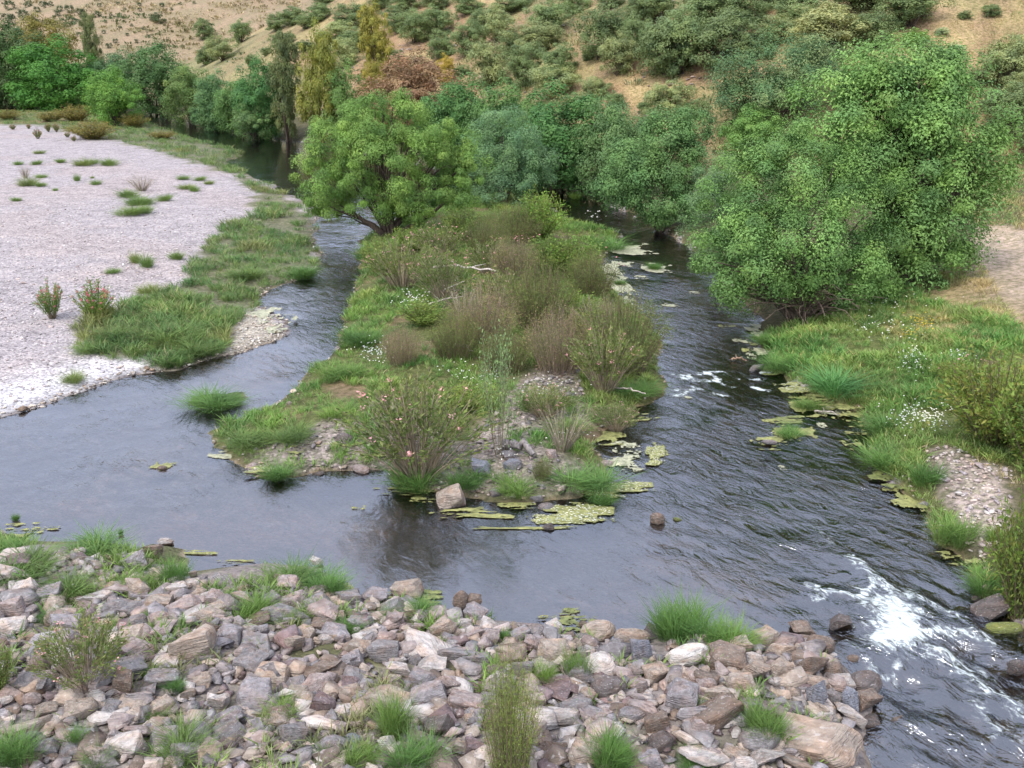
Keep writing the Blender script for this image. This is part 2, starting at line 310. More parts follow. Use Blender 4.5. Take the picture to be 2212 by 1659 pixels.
# cover outlines, on ground about 0.4 m above the water
G_BAR = poly([(-400, 215), (0, 228), (300, 252), (540, 326), (500, 345), (640, 428), (692, 480), (694, 590), (640, 608), (560, 640), (500, 700), (505, 735), (400, 782), (330, 782),
    (300, 765), (230, 768), (170, 752), (160, 715), (200, 680), (300, 655), (390, 612), (420, 560), (470, 505), (540, 462), (555, 415), (500, 372), (400, 345), (300, 318), (150, 286), (60, 272), (-400, 262)], .35)
G_BARHI = poly([(160, 715), (200, 672), (300, 650), (400, 640), (500, 690), (505, 735), (400, 782), (330, 782), (300, 765), (230, 768), (170, 752)], .35)
G_SPIT = poly([(500, 700), (555, 655), (622, 715), (590, 742), (470, 778), (400, 795), (350, 800), (400, 780), (500, 745)], .2)   # stony spit by the bar
G_GREENR = poly([(1620, 700), (1760, 690), (1840, 650), (1960, 650), (2060, 700), (2230, 760), (2400, 900), (2400, 1050), (2180, 1020), (2010, 950), (1990, 990), (2060, 1090),
    (2120, 1180), (2150, 1180), (2212, 1120), (2300, 1200), (2300, 1340), (2120, 1290), (2020, 1170), (1990, 1100), (1860, 990), (1880, 940), (1860, 890), (1700, 840), (1640, 760)], .6)
G_GRAVR = poly([(2000, 945), (2060, 950), (2190, 1010), (2195, 1120), (2150, 1140), (2130, 1160), (2080, 1100), (2020, 1010)], .7)
G_DRYR = poly([(1880, 650), (2000, 600), (2100, 560), (2160, 660), (2260, 730), (2500, 800), (2400, 850), (2212, 770), (2100, 720), (1980, 690)], 1.5)
STONY = poly([(640, 940), (760, 900), (820, 860), (1000, 960), (1150, 800), (1250, 790), (1270, 900), (1200, 960), (1290, 1010), (1240, 1060), (1000, 1050), (860, 1010), (700, 1010), (560, 1000), (520, 960)], .3)
x, y = P2[:, 0], P2[:, 1]
n1, n2, n3 = fbm(x, y, 1.4, 21), fbm(x, y, 5, 22), fbm(x, y, 14, 23)
def lerp(a, b, w): return a + (np.asarray(b) - a) * w[:, None]
wobble = (n1 - .5) * 1.6 * np.clip(y / 40, .5, 2.5)
C = np.tile(np.array([.34, .312, .312]), (len(P2), 1))                                   # gravel
C = lerp(C, (.345, .305, .295), sstep(.5, .68, n2) * (SD['bar'] > 0))                             # pinkish sand
white = sstep(3.5, .8, SD['bar'] + wobble) * (SD['bar'] > 0) * sstep(36, 28, y); C = lerp(C, (.54, .53, .53), white)
wspit = sstep(-.1, .3, sdist(P2, G_SPIT)); C = lerp(C, (.36, .33, .27), wspit)
wg_bar = sstep(-.15, .4, sdist(P2, G_BAR) + wobble * .7)
C = lerp(C, (.12, .13, .05), wg_bar * .75)
is_i = SD['isle'] > -.1
stony = sstep(-.3, .6, sdist(P2, STONY) + wobble)
ci = lerp(lerp(np.tile(np.array([.11, .12, .045]), (len(P2), 1)), (.2, .15, .09), sstep(.5, .7, n1)), (.27, .24, .22), stony)
C = np.where((is_i)[:, None], ci, C)
C = np.where((SD['islet'] > 0)[:, None], [.1, .12, .05], C)
df = SD['far']
wgr = sstep(-.2, .6, sdist(P2, G_GREENR) + wobble); wdr = sstep(-.4, .8, sdist(P2, G_DRYR) + wobble); wgv = sstep(-.1, .4, sdist(P2, G_GRAVR) + wobble * .6)
cf = np.tile(np.array([.105, .095, .05]), (len(P2), 1)); cf = lerp(cf, (.12, .14, .05), wgr); cf = lerp(cf, (.34, .27, .15), wdr); cf = lerp(cf, (.36, .31, .28), wgv)
wrd = sstep(-.3, .4, SD['road'] + wobble * .4); cf = lerp(cf, lerp(np.tile(np.array([.42, .335, .265]), (len(P2), 1)), (.37, .29, .20), sstep(.5, .7, n2)), wrd)
hl = sstep(-2, 3, SD['hill'] + wobble)
tan = lerp(lerp(np.tile(np.array([.345, .225, .135]), (len(P2), 1)), (.42, .32, .17), sstep(.4, .65, n2)), (.2, .2, .09), sstep(.52, .72, n3) * .7)
tan = lerp(tan, (.3, .19, .14), sstep(.58, .72, n1) * .5)
greener = sstep(-25, -45, x) * sstep(120, 150, y) * sstep(235, 215, y) * (.2 + n1 * .6); tan = lerp(tan, (.21, .23, .12), np.clip(greener, 0, .8))
cf = lerp(cf, tan, hl)
farh = sstep(225, 245, y); dark = sstep(.62, .66, fbm(x, y, 45, 77, 2)) * 0
fcol = lerp(np.tile(np.array([.36, .265, .185]), (len(P2), 1)), (.29, .235, .15), sstep(.35, .65, n1)); fcol = lerp(fcol, (.13, .16, .07), dark)
C = np.where((df > 0)[:, None], cf, C)
C = np.where((SD['fore'] > -.1)[:, None], lerp(np.tile(np.array([.24, .21, .195]), (len(P2), 1)), (.12, .12, .06), sstep(.5, .7, n1)), C)
C = lerp(C, fcol, farh)
leftland = (y > 125) & (y < 232) & (SD['hill'] < 0); C = np.where(leftland[:, None], lerp(np.tile(np.array([.16, .17, .08]), (len(P2), 1)), (.28, .2, .12), sstep(.5, .7, n2)), C)
under = Z < .0
S_SAND = [poly(q, -.2) for q in ([(330, 950), (560, 1060), (900, 1110), (800, 1240), (480, 1210), (250, 1180), (60, 1090), (300, 1030)], [(1180, 1200), (1450, 1130), (1720, 1190), (1680, 1330), (1300, 1340), (1000, 1290)], [(560, 640), (640, 700), (560, 900), (330, 860), (480, 790)])]
sandy = np.maximum.reduce([sstep(-.8, 1.2, sdist(P2, q) + (n1 - .5) * 2.5) for q in S_SAND]) * (.35 + .65 * sstep(.42, .6, n2))
calm = sstep(-1.5, 2.5, sdist(P2, poly([(-900, 1200), (-900, 850), (300, 820), (650, 560), (740, 600), (600, 900), (450, 980), (560, 1080), (900, 1120), (1350, 1170), (1650, 1200), (1750, 1340), (1300, 1420), (700, 1330), (0, 1250)])) + (n2 - .5) * 3)
bed = lerp(lerp(np.tile(np.array([.10, .074, .045]), (len(P2), 1)), (.42, .38, .39), calm * .9), (.66, .50, .40), sandy * .95)
bed = lerp(bed, (.3, .23, .14), sstep(-.1, -.02, Z) * .7)
C = np.where(under[:, None], bed, C)
shore = sstep(.12, .02, Z) * (~under); C = C * (1 - .45 * shore[:, None])
gravel = np.where(under, .3, np.where(SD['bar'] > 0, 1 - wg_bar * .8, np.where(df > 0, np.clip(wgv + wrd * .08, 0, 1) * (1 - hl), np.where(is_i, stony, .6))))
grassy = np.clip(np.where(df > 0, 1, wg_bar + is_i), 0, 1)
Vg = np.column_stack([P2, Z]); ii = np.arange(nx * ny).reshape(ny, nx)
Fg = np.stack([ii[:-1, :-1].ravel(), ii[:-1, 1:].ravel(), ii[1:, 1:].ravel(), ii[1:, :-1].ravel()], 1)
dzx = np.gradient(Z.reshape(ny, nx), gx, axis=1).ravel(); dzy = np.gradient(Z.reshape(ny, nx), gy, axis=0).ravel()
Ng = nrm(np.stack([-dzx, -dzy, np.ones_like(Z)], 1))
reg = np.zeros(len(P2), int)                                                            # river bed
for k, m in ((1, SD['bar'] > 0), (2, is_i & (SD['isle'] > 0)), (2, SD['islet'] > 0), (3, SD['fore'] > 0), (4, df > 0), (7, SD['road'] > 0), (5, SD['hill'] > 0), (6, (y > 232) & (SD['hill'] < 0))): reg = np.where(m, k, reg)
fr = reg[Fg[:, 0]]
for k, nm in enumerate(['river_bed', 'gravel_bar', 'island_ground', 'stony_bank', 'grassy_bank', 'hillside', 'far_hill', 'dirt_track']):
    F = Fg[fr == k]
    if not len(F): continue
    u, inv = np.unique(F, return_inverse=True); me = mesh_from(nm, Vg[u], inv.reshape(F.shape), C[u], GROUND, True)
    add_col(me, 'Kind', np.stack([gravel[u], grassy[u], grassy[u] * 0], 1)); me.normals_split_custom_set_from_vertices(Ng[u])
    link(nm, me, kind='structure')

# ------------------------------------------------------------------ water
wx = np.unique(np.concatenate([np.arange(-110, -24, 1.5), np.arange(-24, 3, .25), np.arange(3, 13.5, .07), np.arange(13.5, 40, .5), np.arange(40, 120, 5)]))
wy = np.unique(np.concatenate([np.arange(-14, 8, 1.0), np.arange(8, 20, .07), np.arange(20, 60, .25), np.arange(60, 240, 2)]))
WX, WY = np.meshgrid(wx, wy); PW = np.stack([WX.ravel(), WY.ravel()], 1)
def stroke(pts, w, s):
    Q = poly(pts); out = np.zeros(len(PW)); wm = 1.7 * w * 15 / FPX
    for a, b in zip(Q[:-1], Q[1:]):
        e = b - a; q = PW - a; t = np.clip((q @ e) / max(e @ e, 1e-9), 0, 1); d = np.linalg.norm(q - t[:, None] * e, axis=1); out = np.maximum(out, s * np.clip(1 - d / wm, 0, 1) ** .8)
    return out
foam = np.zeros(len(PW))
for pts, w, s in (
    ([(1920, 1320), (1940, 1350), (1935, 1385)], 75, 1.0), ([(1905, 1390), (1965, 1380)], 42, 1.2), ([(1836, 1212), (1868, 1239), (1892, 1270), (1958, 1300)], 28, .75),
    ([(1875, 1290), (1900, 1330), (1950, 1360)], 60, .7), ([(1746, 1264), (1770, 1277), (1764, 1300)], 20, .75), ([(1790, 1284), (1819, 1293), (1850, 1302), (1890, 1278)], 18, .8),
    ([(1960, 1290), (2000, 1309), (2050, 1330), (2072, 1345)], 26, .65), ([(1965, 1375), (2040, 1372), (2100, 1375), (2140, 1396)], 20, .8), ([(1986, 1402), (2041, 1430), (2104, 1472), (2138, 1506), (2190, 1520)], 34, .72),
    ([(2086, 1480), (2110, 1530), (2150, 1570), (2195, 1590)], 24, .6), ([(2041, 1430), (2110, 1440), (2150, 1480)], 22, .5), ([(1868, 1430), (1895, 1461), (1930, 1468), (1942, 1437)], 14, .7),
    ([(1930, 1468), (1935, 1500)], 12, .5), ([(2121, 1604), (2150, 1590), (2200, 1610)], 14, .5), ([(1750, 1135), (1791, 1163), (1800, 1190), (1836, 1212)], 16, .5), ([(1715, 1225), (1740, 1240)], 14, .4),
    ([(1830, 1390), (1855, 1415)], 14, .6), ([(2138, 1506), (2215, 1560)], 26, .6), ([(1760, 1270), (1880, 1330)], 40, .42)):
    foam = np.maximum(foam, stroke(pts, w, s))
for q in range(30):
    u, v = 1450 + 200 * random.random(), 800 + 60 * random.random()
    foam = np.maximum(foam, stroke([(u, v), (u + random.uniform(10, 22), v + random.uniform(-2, 5))], random.uniform(12, 22), .95))
for q in range(8):
    u, v = random.uniform(640, 780), random.uniform(600, 660); foam = np.maximum(foam, stroke([(u, v), (u + 14, v + 2)], 12, .55))
def zone(pts, soft, v): return v * sstep(-soft, soft, sdist(PW, poly(pts)))
rough = np.full(len(PW), .26)
rough = np.where(PW[:, 1] > 62, .10, rough)
rough = np.maximum(rough, zone([(1300, 530), (1560, 640), (1700, 850), (1900, 1000), (2100, 1220), (2400, 1400), (2400, 1900), (1850, 1900), (1780, 1380), (1400, 1200), (1330, 1050), (1480, 850), (1300, 650)], 1.2, .9))
rough = np.maximum(rough, zone([(690, 500), (800, 520), (740, 700), (640, 820), (540, 830), (600, 740), (560, 640)], .8, .6))
rough = np.maximum(rough, zone([(150, 990), (400, 960), (480, 1050), (420, 1130), (150, 1090)], .8, .5))
rough = rough * (1 - zone([(-100, 1120), (300, 1150), (800, 1200), (1200, 1330), (700, 1400), (-100, 1300)], 1.0, .6))
rap = zone([(1720, 1180), (2000, 1230), (2300, 1350), (2400, 1900), (1870, 1900), (1880, 1560), (1780, 1400)], .9, 1.0)
wav = (fbm(PW[:, 0] + PW[:, 1] * .3, PW[:, 1], .9, 31, 4) - .5) * .34 * rap + (np.abs(fbm(PW[:, 0], PW[:, 1], .45, 35, 3) - .5)) * .16 * rap
wav += foam * .10 * rap + (fbm(PW[:, 0], PW[:, 1], 1.2, 41, 3) - .5) * .05 * rough
fine = (PW[:, 1] < 60) & (PW[:, 0] > -24) & (PW[:, 0] < 14)
WZ = np.where(fine, wav, 0); WZ -= .1 * rap * sstep(12, 9, PW[:, 1])
nwx, nwy = len(wx), len(wy); wi = np.arange(nwx * nwy).reshape(nwy, nwx)
WF = np.stack([wi[:-1, :-1].ravel(), wi[:-1, 1:].ravel(), wi[1:, 1:].ravel(), wi[1:, :-1].ravel()], 1)
wet = height(PW) < .12 + .1 * rap; keep = wet[WF].any(1); WF = WF[keep]
u_, inv = np.unique(WF, return_inverse=True); me = mesh_from('river_water', np.column_stack([PW, WZ])[u_], inv.reshape(WF.shape), None, WATER, True)
add_col(me, 'Kind', np.stack([rough, foam, rap], 1)[u_])
# flow coordinates: ripples stretch along the current; the right channel runs toward +x, -y
ang = np.interp(PW[:, 1], [8, 18, 24, 34, 60], [R(-48), R(-40), R(-65), R(-80), R(-60)])
ang = np.where(PW[:, 0] < -2, R(-75), ang); 
fu = (PW[:, 0] * math.cos(R(-55)) + PW[:, 1] * math.sin(R(-55))) * 1.6; fv = (-PW[:, 0] * math.sin(R(-55)) + PW[:, 1] * math.cos(R(-55))) * 3.4
uvl = me.uv_layers.new(name='flow'); li = np.empty(len(me.loops), np.int32); me.loops.foreach_get('vertex_index', li)
uvl.data.foreach_set('uv', np.stack([fu, fv], 1)[u_][li].astype(np.float32).ravel())
link('river', me, kind='structure')

# ------------------------------------------------------------------ label helper: say where a thing stands relative to something findable
ORD = ['', 'second ', 'third ', 'fourth ', 'fifth ', 'sixth ', 'seventh ', 'eighth ', 'ninth ', 'tenth ', 'eleventh ', 'twelfth ', 'thirteenth ', 'fourteenth ', 'fifteenth ', 'sixteenth ', 'seventeenth ', 'eighteenth ', 'nineteenth ', 'twentieth ']
def place_labels(items, marks, dirs):
    """items: list of [object, look, (u, v)]; dirs: words for lower-u, higher-u, up, down"""
    groups = {}
    for it in items:
        o, look, (u, v) = it; best = min(marks, key=lambda m: abs(m[1] - u) + 1.6 * abs(m[2] - v)); du, dv = u - best[1], (v - best[2]) * 1.3
        d = dirs[0] if abs(du) >= abs(dv) and du < 0 else dirs[1] if abs(du) >= abs(dv) else dirs[2] if dv < 0 else dirs[3]
        groups.setdefault((look, d, best[0]), []).append((du * du + dv * dv, o))
    for (look, d, m), L in groups.items():
        L.sort(key=lambda t: t[0])
        for k, (_, o) in enumerate(L):
            o['label'] = f"{look} {d} {m}" if len(L) == 1 else f"{look}, {'' if k else 'closest '}{ORD[k] if k < 20 else 'outlying '}{'one ' if k else 'one '}{d} {m}"
            o['label'] = ' '.join(o['label'].split())

# ------------------------------------------------------------------ trees
def puffs(lobes, npuff, nleaf, leaf, puff_r, cols, up=.35, inner=.2, droop=0, aspect=.45):
    lobes = np.array(lobes, float); area = (lobes[:, 3] * lobes[:, 5] + lobes[:, 4] * lobes[:, 5] + lobes[:, 3] * lobes[:, 4]); pr = area / area.sum()
    li = rng.choice(len(lobes), npuff, p=pr); d = rand_dir(npuff); d[:, 2] = np.where((d[:, 2] < -.4) & (rng.random(npuff) < .45), -d[:, 2], d[:, 2])
    rr = np.where(rng.random(npuff) < inner, rng.uniform(.35, .75, npuff), rng.uniform(.74, 1.1, npuff))
    pc = lobes[li, :3] + lobes[li, 3:6] * d * rr[:, None]; pc[:, 2] = np.maximum(pc[:, 2], .05)
    ps = puff_r * rng.choice([.55, .75, 1, 1.25], npuff); tone = rng.normal(1, .10, npuff)
    base = np.array(cols)[rng.integers(0, len(cols), npuff)]
    k = np.repeat(np.arange(npuff), nleaf); n = len(k)
    o = rand_dir(n) + d[k] * .35 + [0, 0, .25]; o = nrm(o); r = rng.random(n) ** .25 * rng.uniform(.8, 1.15, n)
    off = o * r[:, None] * ps[k][:, None] * np.array([1.05, 1.05, .85]); off += d[k] * (ps[k] * .25 * rng.random(n))[:, None]
    P = pc[k] + off; Nn = nrm(o * 1.0 + d[k] * .25 + rand_dir(n) * .34 + [0, 0, up]); A = nrm(np.cross(Nn, rand_dir(n)) + np.array([0, 0, -droop]))
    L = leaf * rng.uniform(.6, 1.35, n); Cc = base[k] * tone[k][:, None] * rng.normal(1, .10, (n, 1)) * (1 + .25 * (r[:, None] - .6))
    return kites(P, A, Nn, L, L * aspect, np.clip(Cc, .004, 1))
def limbs(lobes, r0, stems=3, col=(.10, .075, .055), base_r=.15, nb=None):
    parts = []; lobes = sorted(lobes, key=lambda l: -l[5])
    for i, l in enumerate(lobes if nb is None else lobes[:nb]):
        b = np.array([rng.normal(0, base_r), rng.normal(0, base_r), -.15]); t = np.array(l[:3]) + [0, 0, l[5] * .35]
        mid = b * .5 + t * .5; mid[:2] = b[:2] + (t[:2] - b[:2]) * .35; mid += rng.normal(0, .04 * np.linalg.norm(t), 3)
        s = np.linspace(0, 1, 7)[:, None]; p = (1 - s) ** 2 * b + 2 * s * (1 - s) * mid + s * s * t
        parts.append(tube(p, np.linspace(r0, r0 * .25, 7) * rng.uniform(.7, 1.1), 6, col))
        for q in range(stems):
            a = p[rng.integers(2, 5)]; e = np.array(l[:3]) + np.array(l[3:6]) * rand_dir(1)[0] * .75
            parts.append(tube(arc(a, e, .03 * np.linalg.norm(e - a), 5, .02 * np.linalg.norm(e - a)), np.linspace(r0 * .4, r0 * .1, 5), 4, col))
    return join(parts)
def tree_obj(name, loc, crown, trunk, label, cat='tree', group=None, tint=(1, 1, 1)):
    e = link(name, None, label=label, category=cat, group=group); e.location = loc
    c = link('crown', mesh_from('crown', *crown, LEAF), e); c.color = (*tint, 1); link('trunk', mesh_from('trunk', *trunk, BARK), e); return e
# --- the large trees, each built on its own
def lobes_px(base, L):
    """crown lobes given as (u, v, half width, half height) in the picture with a depth offset in metres, at the tree's own distance"""
    out = []
    for u, v, a, b, dy in L:
        s = (depth(base) + dy) / FPX; yy = base[1] + dy; d = ray(u, v); t = yy / d[1]
        out.append((d[0] * t - base[0], dy, d[2] * t + CAMH - base[2], a * s, a * s * .85, b * s))
    return out
ASH_G = [(.08, .165, .055), (.095, .19, .06), (.068, .142, .055)]; ASH_L = [(.115, .225, .078), (.135, .245, .082), (.10, .20, .076)]
WILLOW = [(.115, .215, .06), (.14, .24, .07), (.095, .185, .055)]; GREY = [(.10, .175, .095), (.085, .16, .085)]
b0 = hit(1735, 690)
L = lobes_px(b0, [(1600, 450, 95, 110, 1.2), (1620, 620, 85, 42, .6), (1840, 640, 70, 34, .8), (1560, 590, 60, 50, 1.2), (1730, 400, 110, 105, .6), (1840, 470, 90, 110, .8), (1700, 540, 120, 90, -.6), (1600, 570, 85, 70, -.4), (1800, 590, 90, 60, 0), (1740, 350, 70, 60, 1.5), (1900, 560, 60, 80, 1.2)])
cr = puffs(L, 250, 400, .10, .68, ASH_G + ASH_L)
rt = []
for k in range(70):                                                                     # tangle of bare lower stems over the water
    a = rng.uniform(0, 2 * np.pi); r = rng.uniform(.8, 2.4); e = np.array([math.cos(a) * r * 1.1, math.sin(a) * r * .7 - .4, rng.uniform(-.1, 1.5)])
    rt.append(tube(arc((rng.normal(0, .2), rng.normal(0, .2), .1), e, rng.uniform(.1, .6), 6, .05), np.linspace(.035, .012, 6), 4, (.2, .15, .115)))
ash1 = tree_obj('ash_tree', b0, cr, limbs(L, .16, 4), 'broad green ash tree on the near bank with bare tangled stems at its foot'); link('bare_stems', mesh_from('bare_stems', *join(rt), BARK), ash1)
b1 = hit(1950, 615)
L = lobes_px(b1, [(1850, 250, 120, 90, 0), (1960, 220, 120, 95, .8), (2060, 250, 90, 90, .5), (2120, 330, 66, 90, .4), (2080, 400, 80, 90, -.3), (2030, 200, 80, 60, 0), (1940, 190, 90, 60, -.3), (1790, 350, 90, 90, -.5), (1990, 350, 130, 100, -.6), (2060, 440, 90, 90, 0), (1950, 480, 90, 80, -.5), (2010, 560, 90, 60, 0), (1880, 170, 60, 45, .5), (1990, 165, 65, 45, .5), (1900, 560, 70, 70, 0), (1930, 400, 110, 90, .4), (1880, 330, 80, 80, .2), (1960, 560, 110, 60, .4)])
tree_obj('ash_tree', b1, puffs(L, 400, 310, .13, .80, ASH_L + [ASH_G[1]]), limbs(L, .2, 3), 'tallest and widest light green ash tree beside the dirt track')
b2 = hit(1560, 600)
L = lobes_px(b2, [(1545, 470, 62, 90, 0), (1585, 540, 65, 60, -.6), (1560, 400, 50, 55, .5)])
tree_obj('willow_tree', b2, puffs(L, 110, 300, .08, .45, GREY), limbs(L, .09, 3), 'grey-green willow bush leaning over the right channel under the ash')
b3 = hit(1700, 270)
L = lobes_px(b3, [(1640, 180, 75, 60, 0), (1720, 150, 90, 65, 0), (1780, 180, 70, 60, 1), (1680, 220, 100, 50, -1), (1610, 215, 55, 45, 0)])
tree_obj('hackberry_tree', b3, puffs(L, 140, 300, .17, 1.1, [(.065, .135, .07), (.08, .155, .075), (.12, .18, .09)]), limbs(L, .2, 3), 'dark bluish green round tree at the slope foot behind the tallest ash')
b4 = hit(838, 508)
L = lobes_px(b4, [(740, 300, 75, 60, 0), (830, 270, 85, 62, .5), (900, 300, 75, 62, 0), (960, 350, 75, 62, 0), (840, 370, 120, 85, -.8), (710, 370, 75, 60, -.3), (920, 430, 95, 50, -.3), (715, 440, 55, 28, 0), (825, 430, 80, 38, .5), (1000, 380, 40, 50, 0), (850, 235, 35, 28, .3)])
tr = [tube(arc((0, 0, -.1), (-4.2 * .55, -.3, 1.3), .2, 7, .05), np.linspace(.17, .07, 7), 7, (.085, .06, .045)), tube(arc((.2, 0, -.1), (3.2, -.2, 1.9), -.1, 7, .05), np.linspace(.15, .06, 7), 7, (.085, .06, .045))]
tree_obj('willow_tree', b4, puffs(L, 400, 330, .14, .5, WILLOW, droop=.5, aspect=.25), join([limbs(L, .14, 3, col=(.085, .06, .045))] + tr), 'broad yellow-green willow at the head of the island')
b5 = hit(1085, 440)
L = lobes_px(b5, [(1085, 310, 68, 62, 0), (1060, 380, 60, 60, 0), (1125, 370, 58, 60, 0), (1090, 420, 60, 35, -.5)])
tree_obj('willow_tree', b5, puffs(L, 160, 320, .13, .7, [(.10, .195, .11), (.115, .21, .12), (.09, .175, .10)], aspect=.3), limbs(L, .13, 3), 'blue-green willow standing behind the yellow-green willow on the island')
b6 = hit(1425, 500)
L = lobes_px(b6, [(1440, 320, 60, 70, .5), (1490, 300, 40, 55, .8), (1370, 370, 62, 55, 0), (1430, 420, 80, 62, -.4), (1500, 400, 45, 80, .2), (1340, 420, 45, 35, 0)])
tree_obj('ash_tree', b6, puffs(L, 180, 340, .13, .72, [(.075, .16, .065), (.10, .195, .08), (.085, .17, .07)]), limbs(L, .16, 3), 'green ash with upright tip beside the right channel before the broad ash')
# --- kinds of tree and shrub that repeat
def proto_set(n, npuff, nleaf, leaf, pr, shape, cols, **kw):
    out = []
    for i in range(n):
        L = [(0, 0, .46, .40, .40, .45), (0, 0, .42, .28, .28, .36), (0, 0, .22, .38, .38, .20)] if shape == 'round' else [(0, 0, .5, .27, .27, .48)]
        for q in range(6 if shape == 'round' else 5):
            a = rng.uniform(0, 6.28)
            if shape == 'round': L.append((math.cos(a) * .26, math.sin(a) * .26, rng.uniform(.18, .72), .24, .24, .22))
            else: L.append((math.cos(a) * .14, math.sin(a) * .14, .2 + .15 * q, .2, .2, .18))
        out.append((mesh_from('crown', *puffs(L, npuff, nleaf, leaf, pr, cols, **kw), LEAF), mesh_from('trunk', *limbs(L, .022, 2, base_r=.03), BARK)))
    return out
TREE = proto_set(3, 125, 230, .029, .125, 'round', [(.9, 1, .9), (1.1, 1.1, 1), (.8, .9, .85)])
TALL = proto_set(2, 130, 170, .028, .09, 'tall', [(.9, 1, .9), (1.15, 1.1, .9), (.8, .85, .85)], droop=.4)
SHRUB = proto_set(5, 105, 150, .038, .13, 'round', [(.85, .9, .9), (1.1, 1.1, 1.05), (1.0, 1.0, .95)])
SMALL = [mesh_from('crown', *puffs([(0, 0, .5, .4, .4, .42)], 30, 40, .09, .18, [(1, 1, 1), (.8, .85, .8)]), LEAF) for _ in range(3)]
def plant(kind, name, u, vb, vt, w, tint, label=None, cat='tree', group=None, back=0):
    p = hit(u, vb)
    if back: p = np.array([p[0] * (1 + back / p[1]), p[1] + back, 0]); p[2] = hz(p[0], p[1])
    D = depth(p); h = max((vb - vt) * D / FPX / math.cos(PITCH * .3), .3) * 1.02; wd = w * D / FPX * (1.16 if kind is SHRUB else 1.3)
    e = link(name, None, label=label, category=cat, group=group); e.location = (p[0], p[1], p[2] - .05)
    e.rotation_euler = (0, 0, random.uniform(0, 6.28)); e.scale = (wd, wd, h)
    c, t = random.choice(kind); q_ = (1.3, 1.25, 1.0) if kind is not SHRUB else (1.35, 1.4, 1.2); cc = link('crown', c, e); cc.color = (tint[0] * q_[0], tint[1] * q_[1], tint[2] * q_[2], 1); link('trunk', t, e); return e
DG, MG, BG, GG, OL, YG, RU, BR = (.055, .115, .055), (.07, .145, .06), (.06, .155, .045), (.10, .155, .10), (.125, .165, .085), (.15, .19, .06), (.30, .13, .085), (.16, .125, .06)
for row in (
    (TREE, 'poplar_tree', 120, 240, 88, 165, (.045, .135, .035), 'rich green creeper-covered tree at the far left end of the bar'),
    (TREE, 'willow_tree', 253, 272, 150, 100, (.085, .185, .055), 'light green rounded tree where the grassy bar meets the far pool'),
    (TREE, 'riverside_tree', 35, 232, 60, 130, (.05, .09, .05), 'dark green tree at the picture edge behind the grassy flat'),
    (TREE, 'riverside_tree', -20, 228, 30, 110, (.06, .09, .045), 'tall dark tree cut by the picture edge beyond the bar'),
    (TREE, 'riverside_tree', 100, 190, 40, 120, (.13, .125, .05), 'brownish olive tree rising behind the creeper-covered tree'),
    (TALL, 'eucalyptus_tree', 213, 200, 45, 50, (.09, .12, .075), 'slender open eucalyptus standing alone against the far tan hill'),
    (TREE, 'riverside_tree', 180, 240, 190, 48, (.10, .17, .10), 'small pale green bush between the creeper-covered and the light green tree'),
    (TREE, 'riverside_tree', 265, 235, 105, 95, (.06, .12, .08), 'blue-green tree behind the light green rounded tree'),
    (TREE, 'riverside_tree', 345, 248, 100, 125, (.055, .115, .06), 'big dark green tree at the far end of the still pool'),
    (TREE, 'alder_tree', 412, 268, 135, 90, (.09, .15, .07), 'olive green tree second along the still pool from its far end'),
    (TREE, 'alder_tree', 470, 281, 158, 95, (.065, .135, .08), 'blue-green low tree midway along the still pool'),
    (TREE, 'alder_tree', 525, 290, 165, 85, (.075, .15, .07), 'green low tree beside the pool before the dark eucalyptus pair'),
    (TREE, 'alder_tree', 575, 300, 132, 90, (.05, .13, .06), 'deep green taller round tree next to the dark eucalyptus'),
    (TREE, 'alder_tree', 555, 302, 215, 75, (.09, .16, .09), 'pale willow-like bush overhanging the pool at its widest'),
    (TALL, 'eucalyptus_tree', 628, 305, 92, 85, (.075, .105, .065), 'dark grey-green eucalyptus on the pool bank'),
    (TALL, 'eucalyptus_tree', 692, 312, 83, 95, (.14, .165, .055), 'tall yellow-olive eucalyptus on the pool bank'),
    (TREE, 'riverside_tree', 748, 300, 140, 85, (.08, .15, .065), 'green tree between the yellow-olive eucalyptus and the russet tree'),
    (TREE, 'eucalyptus_tree', 892, 300, 115, 185, (.17, .115, .10), 'russet pink tree with faded grey-brown lower crown'),
    (TALL, 'eucalyptus_tree', 818, 180, 22, 78, (.17, .18, .06), 'tall yellow-topped eucalyptus above the russet tree'),
    (TREE, 'riverside_tree', 965, 180, 118, 38, (.25, .21, .06), 'small ochre yellow tree just behind the russet tree'),
    (TREE, 'riverside_tree', 806, 215, 130, 50, (.16, .16, .05), 'small yellow-brown tree upstream of the russet tree'),
    (TREE, 'alder_tree', 990, 372, 160, 135, (.055, .13, .06), 'deep green alder behind the willows downstream of the russet tree'),
    (TREE, 'alder_tree', 1075, 385, 170, 130, (.065, .14, .065), 'deep green alder directly behind the blue-green willow'),
    (TREE, 'alder_tree', 1215, 415, 190, 190, (.05, .125, .055), 'large dark alder arching over the gap where the right channel begins'),
    (TREE, 'alder_tree', 1320, 430, 200, 140, (.075, .14, .08), 'greyish green alder behind the channel mouth next to the dark alder'),
    (TREE, 'alder_tree', 1150, 400, 215, 100, (.07, .14, .06), 'narrow green alder squeezed between the two darker alders'),
    (TREE, 'riverside_tree', 1620, 360, 230, 120, (.09, .18, .07), 'bright green bushy tree in the notch behind the broad ash')):
    plant(*row, cat='tree')
r_ = [o for o in bpy.data.objects if o.get('label', '').startswith('russet pink')][0]
